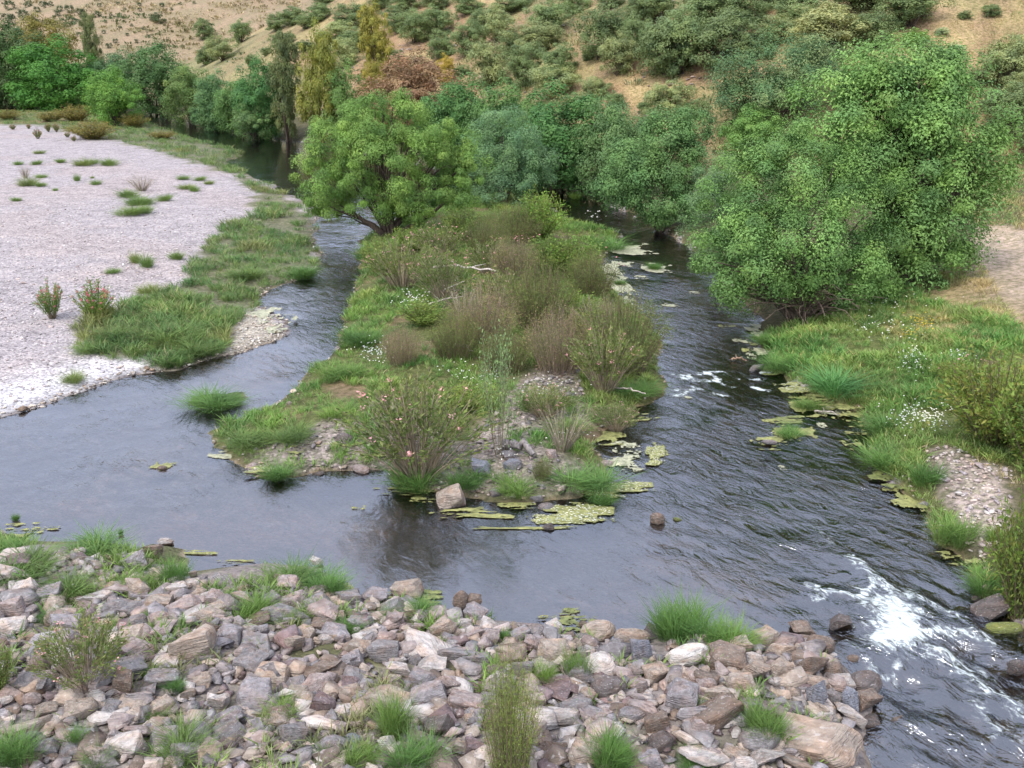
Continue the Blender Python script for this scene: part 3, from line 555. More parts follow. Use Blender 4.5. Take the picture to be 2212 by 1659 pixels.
# rocks and scrub: hillside shrubs, each read off the photograph
HS = [(899, 90, 22, 78, 0), (947, 80, 12, 70, 0), (951, 128, 68, 60, 0), (1010, 122, 48, 72, 0), (1035, 70, 18, 60, 0), (1075, 90, 14, 80, 1), (1187, 75, 0, 85, 0), (1150, 118, 48, 110, 1), (1058, 185, 95, 85, 1),
      (1140, 185, 92, 85, 0), (1211, 165, 95, 75, 0), (1205, 205, 140, 95, 1), (1287, 210, 165, 62, 1), (1294, 125, 12, 108, 0), (1330, 160, 70, 80, 1), (1378, 130, 30, 70, 0), (1437, 160, 42, 120, 0), (1437, 255, 175, 92, 1),
      (444, 85, 40, 42, 0), (524, 92, 42, 42, 0), (483, 128, 78, 60, 1), (446, 138, 98, 44, 0), (543, 140, 116, 24, 0), (600, 66, 30, 48, 0), (632, 55, 15, 58, 0), (598, 104, 72, 32, 0), (728, 100, 48, 80, 1), (665, 62, 30, 46, 0),
      (690, 45, 5, 60, 0), (622, 94, 68, 30, 0), (760, 60, 10, 80, 0), (780, 110, 60, 70, 0), (745, 145, 85, 62, 1), (860, 70, 15, 70, 0), (860, 160, 110, 60, 0), (1465, 160, 20, 110, 0), (1555, 150, 25, 140, 0), (1595, 55, -25, 120, 0),
      (1677, 95, 30, 75, 1), (1795, 110, 8, 170, 2), (1890, 100, 30, 90, 0), (1965, 55, -30, 120, 0), (1722, 60, -20, 110, 0), (1979, 104, 62, 52, 3), (2085, 40, 22, 28, 0), (2140, 35, 10, 40, 0), (2175, 190, 80, 110, 1), (2225, 160, 70, 90, 2),
      (2190, 300, 180, 120, 0), (2250, 350, 220, 120, 0), (1506, 255, 210, 42, 0), (1110, 25, -15, 90, 0), (1010, 30, -10, 70, 0), (1240, 30, -20, 70, 0), (1420, 45, -20, 90, 0), (1500, 70, -10, 110, 0), (1380, 60, -5, 70, 0), (1660, 15, -45, 90, 0),
      (1850, 25, -40, 120, 0), (1320, 18, -20, 60, 0), (940, 20, -25, 60, 0), (880, 25, -20, 60, 0), (820, 20, -30, 60, 0), (700, 10, -30, 60, 0), (1465, 290, 240, 44, 0), (1390, 245, 215, 30, 0), (1545, 40, -30, 80, 0), (2060, 118, 96, 36, 4), (2035, 75, 58, 30, 4), (1960, 100, 84, 26, 4),
      (1270, 130, 108, 26, 0), (1000, 165, 140, 40, 0), (1105, 120, 70, 60, 0), (920, 160, 130, 40, 0), (660, 110, 86, 40, 0), (700, 150, 110, 50, 0), (575, 120, 100, 24, 0), (2205, 220, 150, 70, 1), (2110, 180, 150, 44, 0), (2140, 240, 190, 60, 0), (1240, 250, 200, 80, 1), (1330, 235, 195, 40, 0), (1760, 140, 90, 90, 1), (1640, 120, 60, 80, 0)]
HT = [(.095, .135, .078), (.155, .19, .115), (.2, .22, .13), (.10, .175, .05), (.22, .27, .22)]
hitems = []
for (u, vb, vt, w, k) in HS:
    t = np.array(HT[k]) * random.uniform(.85, 1.15)
    e = plant(SHRUB, 'olive_shrub' if k < 4 else 'grey_shrub', u, vb, vt, w, tuple(t), 'x', 'shrub' if w < 60 else 'tree', 'shrubs and small oaks on the hillside')
    hitems.append([e, ('small ' if w < 50 else 'wide ' if w > 100 else '') + ['dark green scrub oak', 'sage green wild olive', 'cream-tipped wild olive', 'bright green round bush', 'silvery thistle bush'][k], (u, (vb + vt) / 2)])
HM = [('the russet tree', 892, 180), ('the yellow-topped eucalyptus', 818, 60), ('the bare tan gully', 1250, 80), ('the tan clearing above the alders', 1400, 235), ('the dark hackberry', 1700, 160), ('the tallest ash', 1950, 200), ('the rocky spur', 560, 30), ('the tan patch on top', 1010, 15), ('the dry grass slope', 2100, 60)]
place_labels(hitems, HM, ('upstream of', 'downstream of', 'uphill of', 'downhill of'))
# far hill: scattered oaks, each its own small crown
fitems = []
FH = [(150, 22, 20), (175, 28, 18), (345, 42, 28), (330, 42, 14), (181, 40, 14), (210, 32, 16), (130, 20, 14), (95, 12, 18), (110, 10, 14), (302, 22, 10), (300, 10, 10), (240, 32, 8), (125, 30, 16), (260, 60, 8), (285, 55, 8), (225, 70, 10), (275, 75, 8),
      (310, 62, 9), (250, 90, 12), (235, 100, 14), (60, 10, 18), (80, 22, 14), (350, 12, 12), (370, 20, 8), (295, 90, 10), (160, 45, 12), (190, 14, 9), (215, 12, 10), (320, 78, 7), (270, 20, 7), (228, 48, 7), (255, 8, 9), (390, 8, 8), (140, 60, 10), (170, 75, 12), (420, 6, 8), (50, 35, 26), (20, 45, 30), (75, 50, 22), (20, 15, 26)]
for (u, v, w) in FH:
    p = hit(u, v + w * .3); D = depth(p); s = w * D / FPX * 1.1; o = link('oak_tree', SMALL[len(fitems) % 3], None, label='x', category='tree', group='oaks dotted over the far hill')
    o.location = (p[0], p[1], p[2] - s * .1); o.scale = (s, s, s * .9); o.color = (.06, .09, .05, 1); o.rotation_euler = (0, 0, random.uniform(0, 6)); fitems.append([o, ('tiny ' if w < 11 else '') + 'dark oak on the far tan hill', (u, v)])
place_labels(fitems, [('the lone eucalyptus', 213, 60), ('the round bright bush', 345, 42), ('the far terrace lines', 400, 15), ('the dark wooded knoll', 60, 25), ('the brownish olive tree', 100, 70)], ('upstream of', 'downstream of', 'above', 'below'))

# ------------------------------------------------------------------ shrubs of the island and the bars
def fan_shrub(ns, spread, leafcol, stemcol, nl, leaf, asp, flowers=0, fcol=(.75, .25, .33), leaf_from=.45, curve=.25, jit=.018, wild=.55, foot=.18, sr=.0065):
    """stems fanning up from one foot (height 1, radius about .5); leaves toward their ends"""
    st, Pl, Al = [], [], []; tips = []
    for k in range(ns):
        a = rng.uniform(0, 6.283); r = spread * math.sqrt(rng.random()); h = (1 - .45 * (r / max(spread, .01)) ** 2) * rng.uniform(.7, 1.02)
        b = np.array([math.cos(a) * r * foot, math.sin(a) * r * foot, -.02]); e = np.array([math.cos(a) * r, math.sin(a) * r, h]); m = (b + e) / 2; m[2] += curve * r; m[:2] += rng.normal(0, .02, 2)
        s = np.linspace(0, 1, 5)[:, None]; p = (1 - s) ** 2 * b + 2 * s * (1 - s) * m + s * s * e
        st.append(tube(p, np.linspace(sr, sr * .4, 5), 3, np.array(stemcol) * rng.uniform(.7, 1.25))); tips.append(e)
        q = rng.uniform(leaf_from, 1.05, nl); c = (1 - q[:, None]) ** 2 * b + 2 * q[:, None] * (1 - q[:, None]) * m + q[:, None] ** 2 * e
        d = nrm((e - m)[None] * 1.0 + rand_dir(nl) * .32 * np.linalg.norm(e - m)); Pl.append(c + rng.normal(0, jit, (nl, 3))); Al.append(d)
    P = np.vstack(Pl); A = np.vstack(Al); n = len(P); A = nrm(A + rand_dir(n) * wild); Cc = np.array(leafcol)[rng.integers(0, len(leafcol), n)] * rng.normal(1, .18, (n, 1)); L = leaf * rng.uniform(.6, 1.4, n)
    fo = kites(P, A, nrm(np.cross(A, rand_dir(n))), L, L * asp, np.clip(Cc, .01, 1)); out = [mesh_from('stems', *join(st), BARK), mesh_from('foliage', *fo, LEAF), None]
    if flowers:
        ti = np.array(tips)[rng.integers(0, ns, flowers)] * rng.uniform(.93, 1.04, (flowers, 1)); k = 7; P = np.repeat(ti, k, 0) + rng.normal(0, .012, (flowers * k, 3)); A = rand_dir(len(P)); A[:, 2] = abs(A[:, 2])
        out[2] = mesh_from('flowers', *kites(P, A, nrm(np.cross(A, rand_dir(len(P)))), .022, .016, np.clip(np.array(fcol) * rng.normal(1, .15, (len(P), 1)), 0, 1)), PETAL)
    return out
def put(protos, name, u, vb, vt, w, label, cat='shrub', tint=(1, 1, 1), group=None, lean=0):
    p = hit(u, vb); D = depth(p); e = link(name, None, label=label, category=cat, group=group); e.location = (p[0], p[1], p[2] - .02)
    a = math.atan2(CAMH - p[2], p[1]); h = max((vb - vt) * D / FPX, .1) / math.cos(a) * .95; wd = w * D / FPX * 1.15
    e.scale = (wd, wd, h); e.rotation_euler = (0, lean, random.uniform(0, 6.28) if not lean else 0)
    s, f, fl = random.choice(protos)
    if s is not None: link('stems', s, e)
    o = link('foliage', f, e); o.color = (*tint, 1)
    if fl is not None: link('flowers', fl, e, kind='stuff')
    return e
TAMG = [fan_shrub(220, .55, [(.11, .155, .055), (.13, .155, .06), (.09, .14, .045)], (.2, .15, .10), 75, .032, .16, leaf_from=.08, jit=.045, wild=1.1, foot=.5, sr=.0042) for _ in range(2)]
TAMB = [fan_shrub(220, .55, [(.2, .17, .12), (.12, .165, .06), (.15, .18, .075), (.25, .2, .16)], (.3, .23, .18), 62, .032, .14, leaf_from=.12, jit=.045, wild=1.1, foot=.5, sr=.0042) for _ in range(2)]
OLEA = [fan_shrub(85, .5, [(.085, .14, .045), (.115, .165, .06), (.14, .17, .07)], (.34, .28, .2), 44, .045, .26, 22, (.8, .42, .45), leaf_from=.5) for _ in range(3)]
OLEP = [fan_shrub(60, .45, [(.09, .17, .045), (.12, .2, .055)], (.2, .16, .1), 60, .06, .22, 110, (.75, .2, .32), leaf_from=.25) for _ in range(2)]
DRY = [fan_shrub(70, .5, [(.3, .26, .17), (.16, .2, .08)], (.38, .33, .26), 6, .04, .15, leaf_from=.4) for _ in range(2)]
SAP = [fan_shrub(16, .38, [(.13, .21, .11), (.16, .25, .12)], (.3, .26, .18), 120, .028, .5, leaf_from=.42, curve=-.1, jit=.05, wild=1.2)]
BUSH = [fan_shrub(90, .5, [(.11, .18, .05), (.13, .2, .06), (.15, .17, .06)], (.16, .13, .08), 70, .045, .35, leaf_from=.05, wild=1.0, jit=.03) for _ in range(3)]
for row in (
    (OLEA, 'oleander', 905, 1030, 795, 300, 'large pale-stemmed oleander with pink flowers near the island tip'),
    (DRY, 'oleander', 1215, 972, 855, 115, 'half-dead grey oleander beside the stones on the island tip'),
    (OLEA, 'oleander', 1305, 845, 690, 160, 'oleander with bare white stems under the big olive tamarisk'),
    (TAMG, 'tamarisk', 1340, 795, 610, 180, 'largest olive green tamarisk leaning over the right channel'),
    (TAMB, 'tamarisk', 1205, 800, 640, 130, 'pinkish brown tamarisk in the middle of the island'),
    (TAMG, 'tamarisk', 1165, 710, 545, 130, 'olive brown tamarisk behind the pinkish brown one'),
    (TAMB, 'tamarisk', 1045, 745, 590, 130, 'brown tamarisk behind the young poplar'),
    (TAMG, 'tamarisk', 985, 770, 660, 100, 'low dark tamarisk beside the fallen branch'),
    (TAMB, 'tamarisk', 870, 785, 690, 80, 'small brownish tamarisk next to the daisy clump'),
    (TAMG, 'tamarisk', 1275, 640, 530, 110, 'feathery tamarisk by the pale weed of the right channel'),
    (TAMB, 'tamarisk', 1110, 610, 500, 100, 'dull brown tamarisk beyond the long pale driftwood'),
    (TAMG, 'tamarisk', 1110, 530, 430, 110, 'olive tamarisk at the foot of the blue-green willow'),
    (BUSH, 'riverside_bush', 1165, 520, 400, 115, 'bright green upright bush below the channel mouth', 'shrub', (1, 1.2, .9)),
    (BUSH, 'riverside_bush', 1230, 600, 490, 130, 'soft green bush on the upstream right shoulder of the island', 'shrub', (.9, 1.1, .9)),
    (OLEA, 'oleander', 870, 625, 495, 150, 'oleander by the left channel below the yellow-green willow'),
    (OLEA, 'oleander', 960, 650, 530, 130, 'oleander with tangled grey stems beneath the driftwood'),
    (OLEA, 'oleander', 1060, 600, 500, 120, 'pink-dotted oleander beside the end of the driftwood'),
    (OLEA, 'oleander', 950, 560, 470, 120, 'low oleander behind the long pale driftwood'),
    (BUSH, 'riverside_bush', 820, 590, 500, 70, 'dense green bush at the water edge under the willow'),
    (BUSH, 'riverside_bush', 1000, 520, 440, 90, 'shaded bush between the two island willows', 'shrub', (.8, .9, .8)),
    (TAMG, 'tamarisk', 1050, 560, 450, 90, 'wispy tamarisk between the willow pair and the driftwood'),
    (SAP, 'poplar_sapling', 1078, 985, 665, 120, 'thin young poplar with pale leaves on the island stones', 'sapling'),
    (OLEA, 'oleander', 1175, 900, 815, 130, 'low spreading oleander on stones behind the half-dead one'),
    (OLEP, 'oleander', 115, 688, 598, 66, 'left of the two pink oleanders on the gravel bar'),
    (OLEP, 'oleander', 207, 690, 600, 90, 'wider of the two pink oleanders, touching the bar grass'),
    (DRY, 'dry_bush', 307, 412, 372, 66, 'sparse straw-coloured bush amid cushions on the gravel bar'),
    (DRY, 'dry_bush', 54, 385, 352, 30, 'small straw-coloured bush near the far side of the bar'),
    (OLEA, 'oleander', 185, 1490, 1330, 200, 'straggly oleander with few pink flowers among the bank rocks'),
    (BUSH, 'riverside_bush', 0, 1500, 1380, 70, 'green bush cut by the picture edge on the rocks'),
    (TAMG, 'tamarisk', 1100, 1680, 1400, 110, 'tamarisk seedling growing out of the rocks at the picture foot', 'shrub', (1.35, 1.45, 1.2)),
    (BUSH, 'riverside_bush', 2150, 960, 735, 240, 'tall weedy bush on the grassy bank near the stony patch', 'shrub', (.95, .95, .8)),
    (BUSH, 'riverside_bush', 2240, 1010, 780, 200, 'green bush behind the tall weedy bush at the edge', 'shrub', (.85, .95, .8)),
    (BUSH, 'riverside_bush', 2200, 1330, 1030, 150, 'dark leafy bush over the wet rock by the rapids', 'shrub', (.8, .85, .7)),
    (BUSH, 'riverside_bush', 2060, 830, 770, 90, 'low bush with faint pink flowers on the grassy bank', 'shrub', (1, 1.05, .9)),
    (TAMG, 'tamarisk', 1170, 1035, 985, 40, 'tiny tamarisk between stones on the island tip'),
    (BUSH, 'riverside_bush', 915, 700, 640, 110, 'low green bush before the oleander tangle on the island', 'shrub', (1, 1.1, .9)),
    (BUSH, 'riverside_bush', 1240, 700, 620, 120, 'green bush wedged between the olive and the feathery tamarisk', 'shrub', (1, 1.1, .9)),
    (DRY, 'dry_bush', 1000, 690, 610, 130, 'dead grey brush behind the brown tamarisk of the island'),
    (DRY, 'dry_bush', 1290, 720, 620, 110, 'dead pale brush beside the largest olive tamarisk'),
    (TAMG, 'tamarisk', 1090, 800, 700, 110, 'low olive tamarisk right behind the young poplar'),
    (BUSH, 'riverside_bush', 1020, 880, 820, 120, 'low green bush with daisies behind the large oleander', 'shrub', (1.1, 1.15, .9)),
    (OLEA, 'oleander', 1080, 660, 570, 120, 'oleander in the very middle of the island thicket'),
    (OLEA, 'oleander', 1330, 930, 860, 100, 'small oleander at the right channel side of the island tip'),
    (DRY, 'dry_bush', 870, 960, 850, 150, 'bare grey stems rising behind the large oleander'),
    (BUSH, 'riverside_bush', 1180, 600, 500, 110, 'leafy bush behind the olive brown tamarisk', 'shrub', (.9, 1, .9)),
    (BUSH, 'riverside_bush', 900, 540, 480, 110, 'green bush in the shade of the yellow-green willow', 'shrub', (.9, 1, .8)),
    (BUSH, 'riverside_bush', 700, 640, 600, 0.1, None)):
    if row[6]: put(*row)
for i, (u, v, h, w) in enumerate([(82, 300, 26, 18), (105, 285, 22, 16), (122, 285, 22, 14), (28, 280, 14, 14), (62, 278, 12, 12), (160, 305, 14, 12), (146, 297, 14, 12)]):
    put(OLEP, 'small_shrub', u, v, v - h, w, f"{['first', 'second', 'third', 'fourth', 'fifth', 'sixth', 'seventh'][[3, 4, 0, 1, 2, 6, 5][i] if 0 else i]} small brownish shrub at the far edge of the gravel bar", 'shrub', (1.1, .8, .8), 'small shrubs at the far edge of the bar')
for i, (u, v, h, w, l) in enumerate([(200, 300, 45, 100, 'rusty green scrub thicket along the far edge of the bar'), (165, 262, 40, 80, 'dull green thicket before the creeper-covered tree'), (290, 275, 34, 60, 'brownish scrub at the foot of the light green tree'), (60, 235, 28, 60, 'olive thicket on the grassy flat far left'), (350, 300, 20, 60, 'low green scrub on the grassy spit'), (20, 258, 24, 60, 'brownish low scrub at the edge of the grassy flat'), (110, 262, 24, 60, 'low scrub before the creeper-covered tree')]):
    put(BUSH, 'scrub', u, v, v - h, w, l, 'shrub', (1.15, .8, .8))

# ------------------------------------------------------------------ grass
def tufts(P, H, S, nb, base, width=.07, lean=.55, tip=None):
    """P (n,3) feet, H heights, S spread radii, base (n,3) colours"""
    n = len(P); k = np.repeat(np.arange(n), nb); m = len(k); a = rng.uniform(0, 6.283, m); r = np.sqrt(rng.random(m))
    o = np.stack([np.cos(a) * r, np.sin(a) * r, np.zeros(m)], 1); f = P[k] + o * S[k][:, None]
    A = nrm(np.stack([o[:, 0] * lean, o[:, 1] * lean, np.ones(m)], 1) + rng.normal(0, .16, (m, 3))); L = H[k] * rng.uniform(.5, 1.1, m)
    sd = nrm(np.stack([-np.sin(a), np.cos(a), np.zeros(m)], 1) + rng.normal(0, .5, (m, 3))); Nn = nrm(np.cross(sd, A))
    bend = (o * .35 + [0, 0, -.12]) * L[:, None] + rng.normal(0, .05, (m, 3)) * L[:, None]
    c = base[k] * rng.normal(1, .17, (m, 1))
    if tip is not None: w = rng.random(m)[:, None] < tip[1]; c = np.where(w, np.array(tip[0]) * rng.normal(1, .15, (m, 1)), c)
    return kites(f - [0, 0, .02], A, Nn, L, np.maximum(L * width, .007), np.clip(c, .01, 1), bend)
def sample(Q, dens, margin=.0, lod=30):
    """random points in polygon Q, dens per square metre near, thinning with distance"""
    lo, hi = Q.min(0), Q.max(0); lo = np.maximum(lo, [-95, 6]); hi = np.minimum(hi, [60, 235]); A = np.prod(hi - lo); n = int(min(A * dens, 1.6e6)); p = rng.uniform(lo, hi, (n, 2))
    keep = rng.random(n) < np.minimum(1, (lod / np.maximum(p[:, 1], 1)) ** 2); p = p[keep]; p = p[abs(p[:, 0]) < .62 * p[:, 1] + 4]
    return p[sdist(p, Q) > margin]
def scatter(name, p, hfun, cfun, nb, label, cat='grass', spread=.07, **kw):
    z = height(p); ok = z > .02; p, z = p[ok], z[ok]; P = np.column_stack([p, z]); s = np.maximum(1, p[:, 1] / 32) ** .9
    H = hfun(p) * np.minimum(s, 1.5); V, F, Cc = tufts(P, H, spread * s, nb, cfun(p), width=kw.pop('width', .07), **kw)
    return link(name, mesh_from(name, V, F, Cc, GRASS), None, label=label, category=cat, kind='stuff')
def mixcols(p, cols, s=3, o=50):
    t = fbm(p[:, 0], p[:, 1], s, o); t = np.clip((t - .28) / .44, 0, .9999) * (len(cols) - 1); i = t.astype(int); f = (t - i)[:, None]; c = np.array(cols); return c[i] * (1 - f) + c[i + 1] * f
pb = sample(G_BAR, 22, -.1, 40); d = sdist(pb, G_BAR); nn = fbm(pb[:, 0], pb[:, 1], 1.6, 60); pb = pb[(nn > .47 - .1 * np.clip(d, 0, 1)) | (sdist(pb, G_BARHI) > .1)]
scatter('bar_grass', pb, lambda p: .20 + .5 * np.clip(fbm(p[:, 0], p[:, 1], 1.5, 61) - .35, 0, 1) + .22 * (sdist(p, G_BARHI) > .15), lambda p: mixcols(p, [(.10, .185, .06), (.145, .2, .065), (.115, .2, .07), (.2, .215, .08)]), 15,
        'soft green grass along the water edge of the gravel bar', tip=((.27, .24, .12), .10))
pi_ = sample(ISLE, 27, .1, 35); ds = sdist(pi_, STONY); nn = fbm(pi_[:, 0], pi_[:, 1], 1.1, 62); pi_ = pi_[(nn > .36) & ((ds < 0) | (nn > .53))]
scatter('island_grass', pi_, lambda p: .14 + .55 * np.clip(fbm(p[:, 0], p[:, 1], 1.3, 63) - .32, 0, 1), lambda p: mixcols(p, [(.11, .215, .06), (.17, .27, .06), (.13, .225, .065), (.22, .28, .075)]), 15, 'lush green grass covering the island ground', tip=((.3, .28, .13), .08))
pr_ = sample(G_GREENR, 42, 0, 36); nn = fbm(pr_[:, 0], pr_[:, 1], 1.3, 64); pr_ = pr_[(nn > .3) & (sdist(pr_, G_GRAVR) < .1)]
scatter('bank_grass', pr_, lambda p: .2 + .6 * np.clip(fbm(p[:, 0], p[:, 1], 1.5, 65) - .3, 0, 1), lambda p: mixcols(p, [(.12, .235, .065), (.16, .26, .07), (.21, .28, .08), (.15, .23, .07)]), 15, 'fresh green grass on the bank below the ash trees', tip=((.35, .3, .13), .10))
pd = sample(G_DRYR, 30, -.3, 42); pd = pd[fbm(pd[:, 0], pd[:, 1], 1.2, 66) > .4]
RB = poly([(1980, 640), (2212, 700), (2500, 800), (2500, 1100), (2212, 1030), (2100, 960), (2150, 800), (2000, 720)], 1.0)
RC = poly([(2090, 300), (2500, 300), (2600, 520), (2212, 488), (2100, 470)], 2.2)
scatter('dry_grass', np.vstack([pd, sample(RB, 14, 0, 36), sample(RC, 14, 0, 42)]), lambda p: .18 + .4 * np.clip(fbm(p[:, 0], p[:, 1], 1.5, 67) - .3, 0, 1), lambda p: mixcols(p, [(.42, .33, .18), (.34, .28, .13), (.24, .27, .10), (.4, .31, .17)], 2.5, 68), 11, 'dry straw-coloured grass between the bank and the dirt track')
ph = sample(HILL, 3.0, .5, 60); ph = ph[ph[:, 1] < 200]; ph = ph[fbm(ph[:, 0], ph[:, 1], 4, 69) > .38][:16000]
scatter('hillside_grass', ph, lambda p: np.full(len(p), .28), lambda p: mixcols(p, [(.44, .32, .19), (.38, .27, .14), (.3, .27, .13), (.42, .33, .19)], 6, 70), 8, 'sparse dry tawny grass over the hillside')
FHQ = np.array([[-150, 232], [-60, 232], [-20, 250], [-20, 360], [-180, 360]], float); pq = rng.uniform([-180, 234], [-20, 350], (4500, 2)); pq = pq[fbm(pq[:, 0], pq[:, 1], 14, 81) > .47]
link('far_scrub', mesh_from('far_scrub', *tufts(np.column_stack([pq, height(pq)]), rng.uniform(.4, 1.3, len(pq)), rng.uniform(.4, 1.2, len(pq)), 7, mixcols(pq, [(.09, .11, .05), (.22, .18, .09), (.34, .27, .17), (.30, .24, .14)], 20, 82), width=.5), GRASS), None, label='low scrub and dry tufts over the far tan hill', category='scrub', kind='stuff')
pq = sample(HILL, 1.6, 1, 80); pq = pq[(pq[:, 1] < 205)]; pq = pq[fbm(pq[:, 0], pq[:, 1], 5, 83) > .52][:4500]
link('hillside_scrub', mesh_from('hillside_scrub', *tufts(np.column_stack([pq, height(pq)]), rng.uniform(.25, .8, len(pq)), rng.uniform(.2, .6, len(pq)), 12, mixcols(pq, [(.10, .125, .06), (.17, .19, .10), (.22, .2, .10)], 9, 84), width=.22), GRASS), None, label='low green scrub between the hillside shrubs', category='scrub', kind='stuff')
FG_ = poly([(-300, 1110), (0, 1150), (250, 1180), (400, 1215), (720, 1240), (760, 1290), (560, 1340), (330, 1330), (0, 1290), (-300, 1280)], .4)
pf = sample(FG_, 60, 0, 40); pf = pf[fbm(pf[:, 0], pf[:, 1], .9, 71) > .52]
pf2 = sample(FORE, 30, .3, 40); pf2 = pf2[(fbm(pf2[:, 0], pf2[:, 1], .8, 72) > .60) & (pf2[:, 1] < 18)]
scatter('rock_grass', np.vstack([pf, pf2]), lambda p: .14 + .25 * rng.random(len(p)), lambda p: mixcols(p, [(.11, .2, .06), (.17, .25, .07), (.2, .2, .1)]), 14, 'thin grass sprouting between the bank rocks', spread=.05)
# clumps one can count
def clump(nb, h, col, lean, tipc=None):
    m = 11; a = rng.uniform(0, 6.28, m); r = .36 * np.sqrt(rng.random(m)); P = np.stack([np.cos(a) * r, np.sin(a) * r, np.zeros(m)], 1)
    V, F, Cc = tufts(P, h * rng.uniform(.5, 1.05, m), rng.uniform(.08, .2, m), nb // m, np.array([col]) * rng.uniform(.8, 1.2, (m, 1)), width=.014, lean=lean, tip=tipc or ((2.3, 1.25, 1.7), .10)); return mesh_from('grass_clump', V, F, Cc, GRASS)
SEDGE = [clump(1100, 1, (1, 1, 1), .4, ((2.2, 1.2, 1.6), .06)), clump(1200, 1, (1, 1, 1), .55), clump(900, 1, (1, 1.05, .9), .3, ((2.2, 1.2, 1.6), .08))]
CUSH = [clump(1100, .9, (1, 1, 1), .9), clump(1100, .9, (1.05, 1, .9), .9)]
def put_clump(kind, u, vb, w, h, tint, label, group=None, name='grass_clump'):
    p = hit(u, vb); D = depth(p); o = link(name, random.choice(kind), None, label=label, category='grass', group=group); o.location = (p[0], p[1], p[2] - .01)
    a = math.atan2(CAMH - p[2], p[1]); ww = w * D / FPX; hh = h * D / FPX / math.cos(a); o.scale = (ww, ww, hh * .95); o.rotation_euler = (0, 0, random.uniform(0, 6)); o.color = (*tint, 1); return o
BGR, YGR, TGR = (.115, .205, .06), (.16, .24, .065), (.13, .19, .06)
citems = []
for (u, v, w, h) in [(181, 358, 36, 15), (233, 358, 33, 14), (200, 354, 20, 9), (134, 351, 20, 9), (76, 356, 20, 10), (40, 356, 18, 8), (85, 332, 20, 7), (61, 402, 34, 18), (89, 384, 20, 8), (91, 403, 18, 10), (167, 391, 12, 14), (208, 399, 20, 10), (274, 427, 38, 16), (294, 443, 44, 18),
                     (317, 442, 30, 16), (276, 465, 44, 20), (312, 461, 28, 18), (351, 434, 28, 14), (397, 388, 22, 9), (429, 390, 22, 9), (451, 398, 18, 8), (402, 408, 30, 10), (418, 414, 20, 11), (36, 434, 18, 8), (293, 568, 20, 22), (318, 577, 28, 26), (382, 560, 26, 18), (322, 635, 42, 20), (245, 590, 26, 10),
                     (158, 826, 42, 22), (305, 655, 24, 18), (120, 412, 10, 6), (199, 385, 8, 5)]:
    br = random.random() < .3; tt = (.2, .24, .075) if br else (.165, .24, .07)
    citems.append([put_clump(CUSH, u, v, w * 1.1, h * 2.0, tt, 'x', 'grass cushions on the gravel bar', 'grass_cushion'), ('tiny' if w < 15 else 'broad' if w > 32 else 'small') + ' grass cushion', (u, v)])
place_labels(citems, [('the straw-coloured bush', 307, 395), ('the pink oleanders', 160, 640), ('the tiny straw bush', 54, 370), ('the sand curve', 420, 500), ('the river bend', 158, 900)], ('on the dry side of', 'on the river side of', 'beyond', 'before'))
sitems = []
for (u, v, w, h, t) in [(205, 1200, 110, 45, BGR), (60, 1240, 130, 50, TGR), (140, 1285, 100, 50, TGR), (372, 1262, 70, 75, BGR), (300, 1275, 70, 50, TGR), (600, 1262, 110, 45, TGR), (665, 1262, 110, 45, BGR), (710, 1290, 70, 55, BGR), (525, 1335, 110, 50, YGR), (550, 1335, 60, 60, YGR), (312, 1345, 28, 26, BGR),
                        (335, 1465, 40, 34, BGR), (385, 1495, 40, 40, BGR), (345, 1550, 40, 32, YGR), (40, 1645, 100, 90, BGR), (170, 1610, 50, 55, BGR), (405, 1630, 110, 70, TGR), (600, 1555, 80, 55, YGR), (855, 1600, 80, 110, YGR), (890, 1660, 100, 80, BGR), (1180, 1470, 55, 55, YGR), (1248, 1460, 60, 80, YGR),
                        (845, 1335, 42, 34, BGR), (920, 1335, 64, 46, BGR), (1085, 1385, 30, 36, BGR), (962, 1395, 30, 24, YGR), (1445, 1375, 90, 110, BGR), (1490, 1380, 110, 90, BGR), (1550, 1392, 110, 80, BGR), (1600, 1402, 90, 50, YGR), (1645, 1590, 80, 95, YGR), (1505, 1545, 50, 45, YGR), (1300, 1650, 100, 90, BGR), (1330, 1660, 70, 70, BGR),
                        (760, 1365, 50, 34, BGR), (770, 1655, 70, 60, YGR), (220, 1655, 60, 40, TGR), (1500, 1655, 60, 30, BGR), (640, 1350, 60, 40, TGR), (100, 1345, 40, 36, BGR), (20, 1190, 60, 34, BGR), (35, 1125, 14, 22, BGR), (262, 1155, 10, 20, BGR), (700, 1640, 50, 40, YGR), (1080, 1500, 40, 30, YGR), (250, 1365, 50, 30, TGR)]:
    sitems.append([put_clump(SEDGE, u, v, w * 1.1, h, t, 'x', 'grass clumps among the bank rocks'), ('tall' if h > 75 else 'small' if h < 36 else 'bushy') + (' yellow-green' if t is YGR else ' green') + ' grass clump', (u, v)])
FM = [('the big tan boulder', 420, 1392), ('the white block', 836, 1614), ('the huge brown boulder', 1774, 1604), ('the purple slab', 701, 1531), ('the tamarisk seedling', 1095, 1560), ('the river-edge sedge', 1500, 1375), ('the pale porous rock', 1298, 1440), ('the straggly oleander', 185, 1420), ('the tan waterside boulder', 878, 1274), ('the dark knobbly rock', 1315, 1489), ('the long pale slab', 916, 1402), ('the dark leaning boulder', 1861, 1482), ('the lilac slab', 545, 1506)]
place_labels(sitems, FM, ('upstream of', 'downstream of', 'on the water side of', 'on the dry side of'))
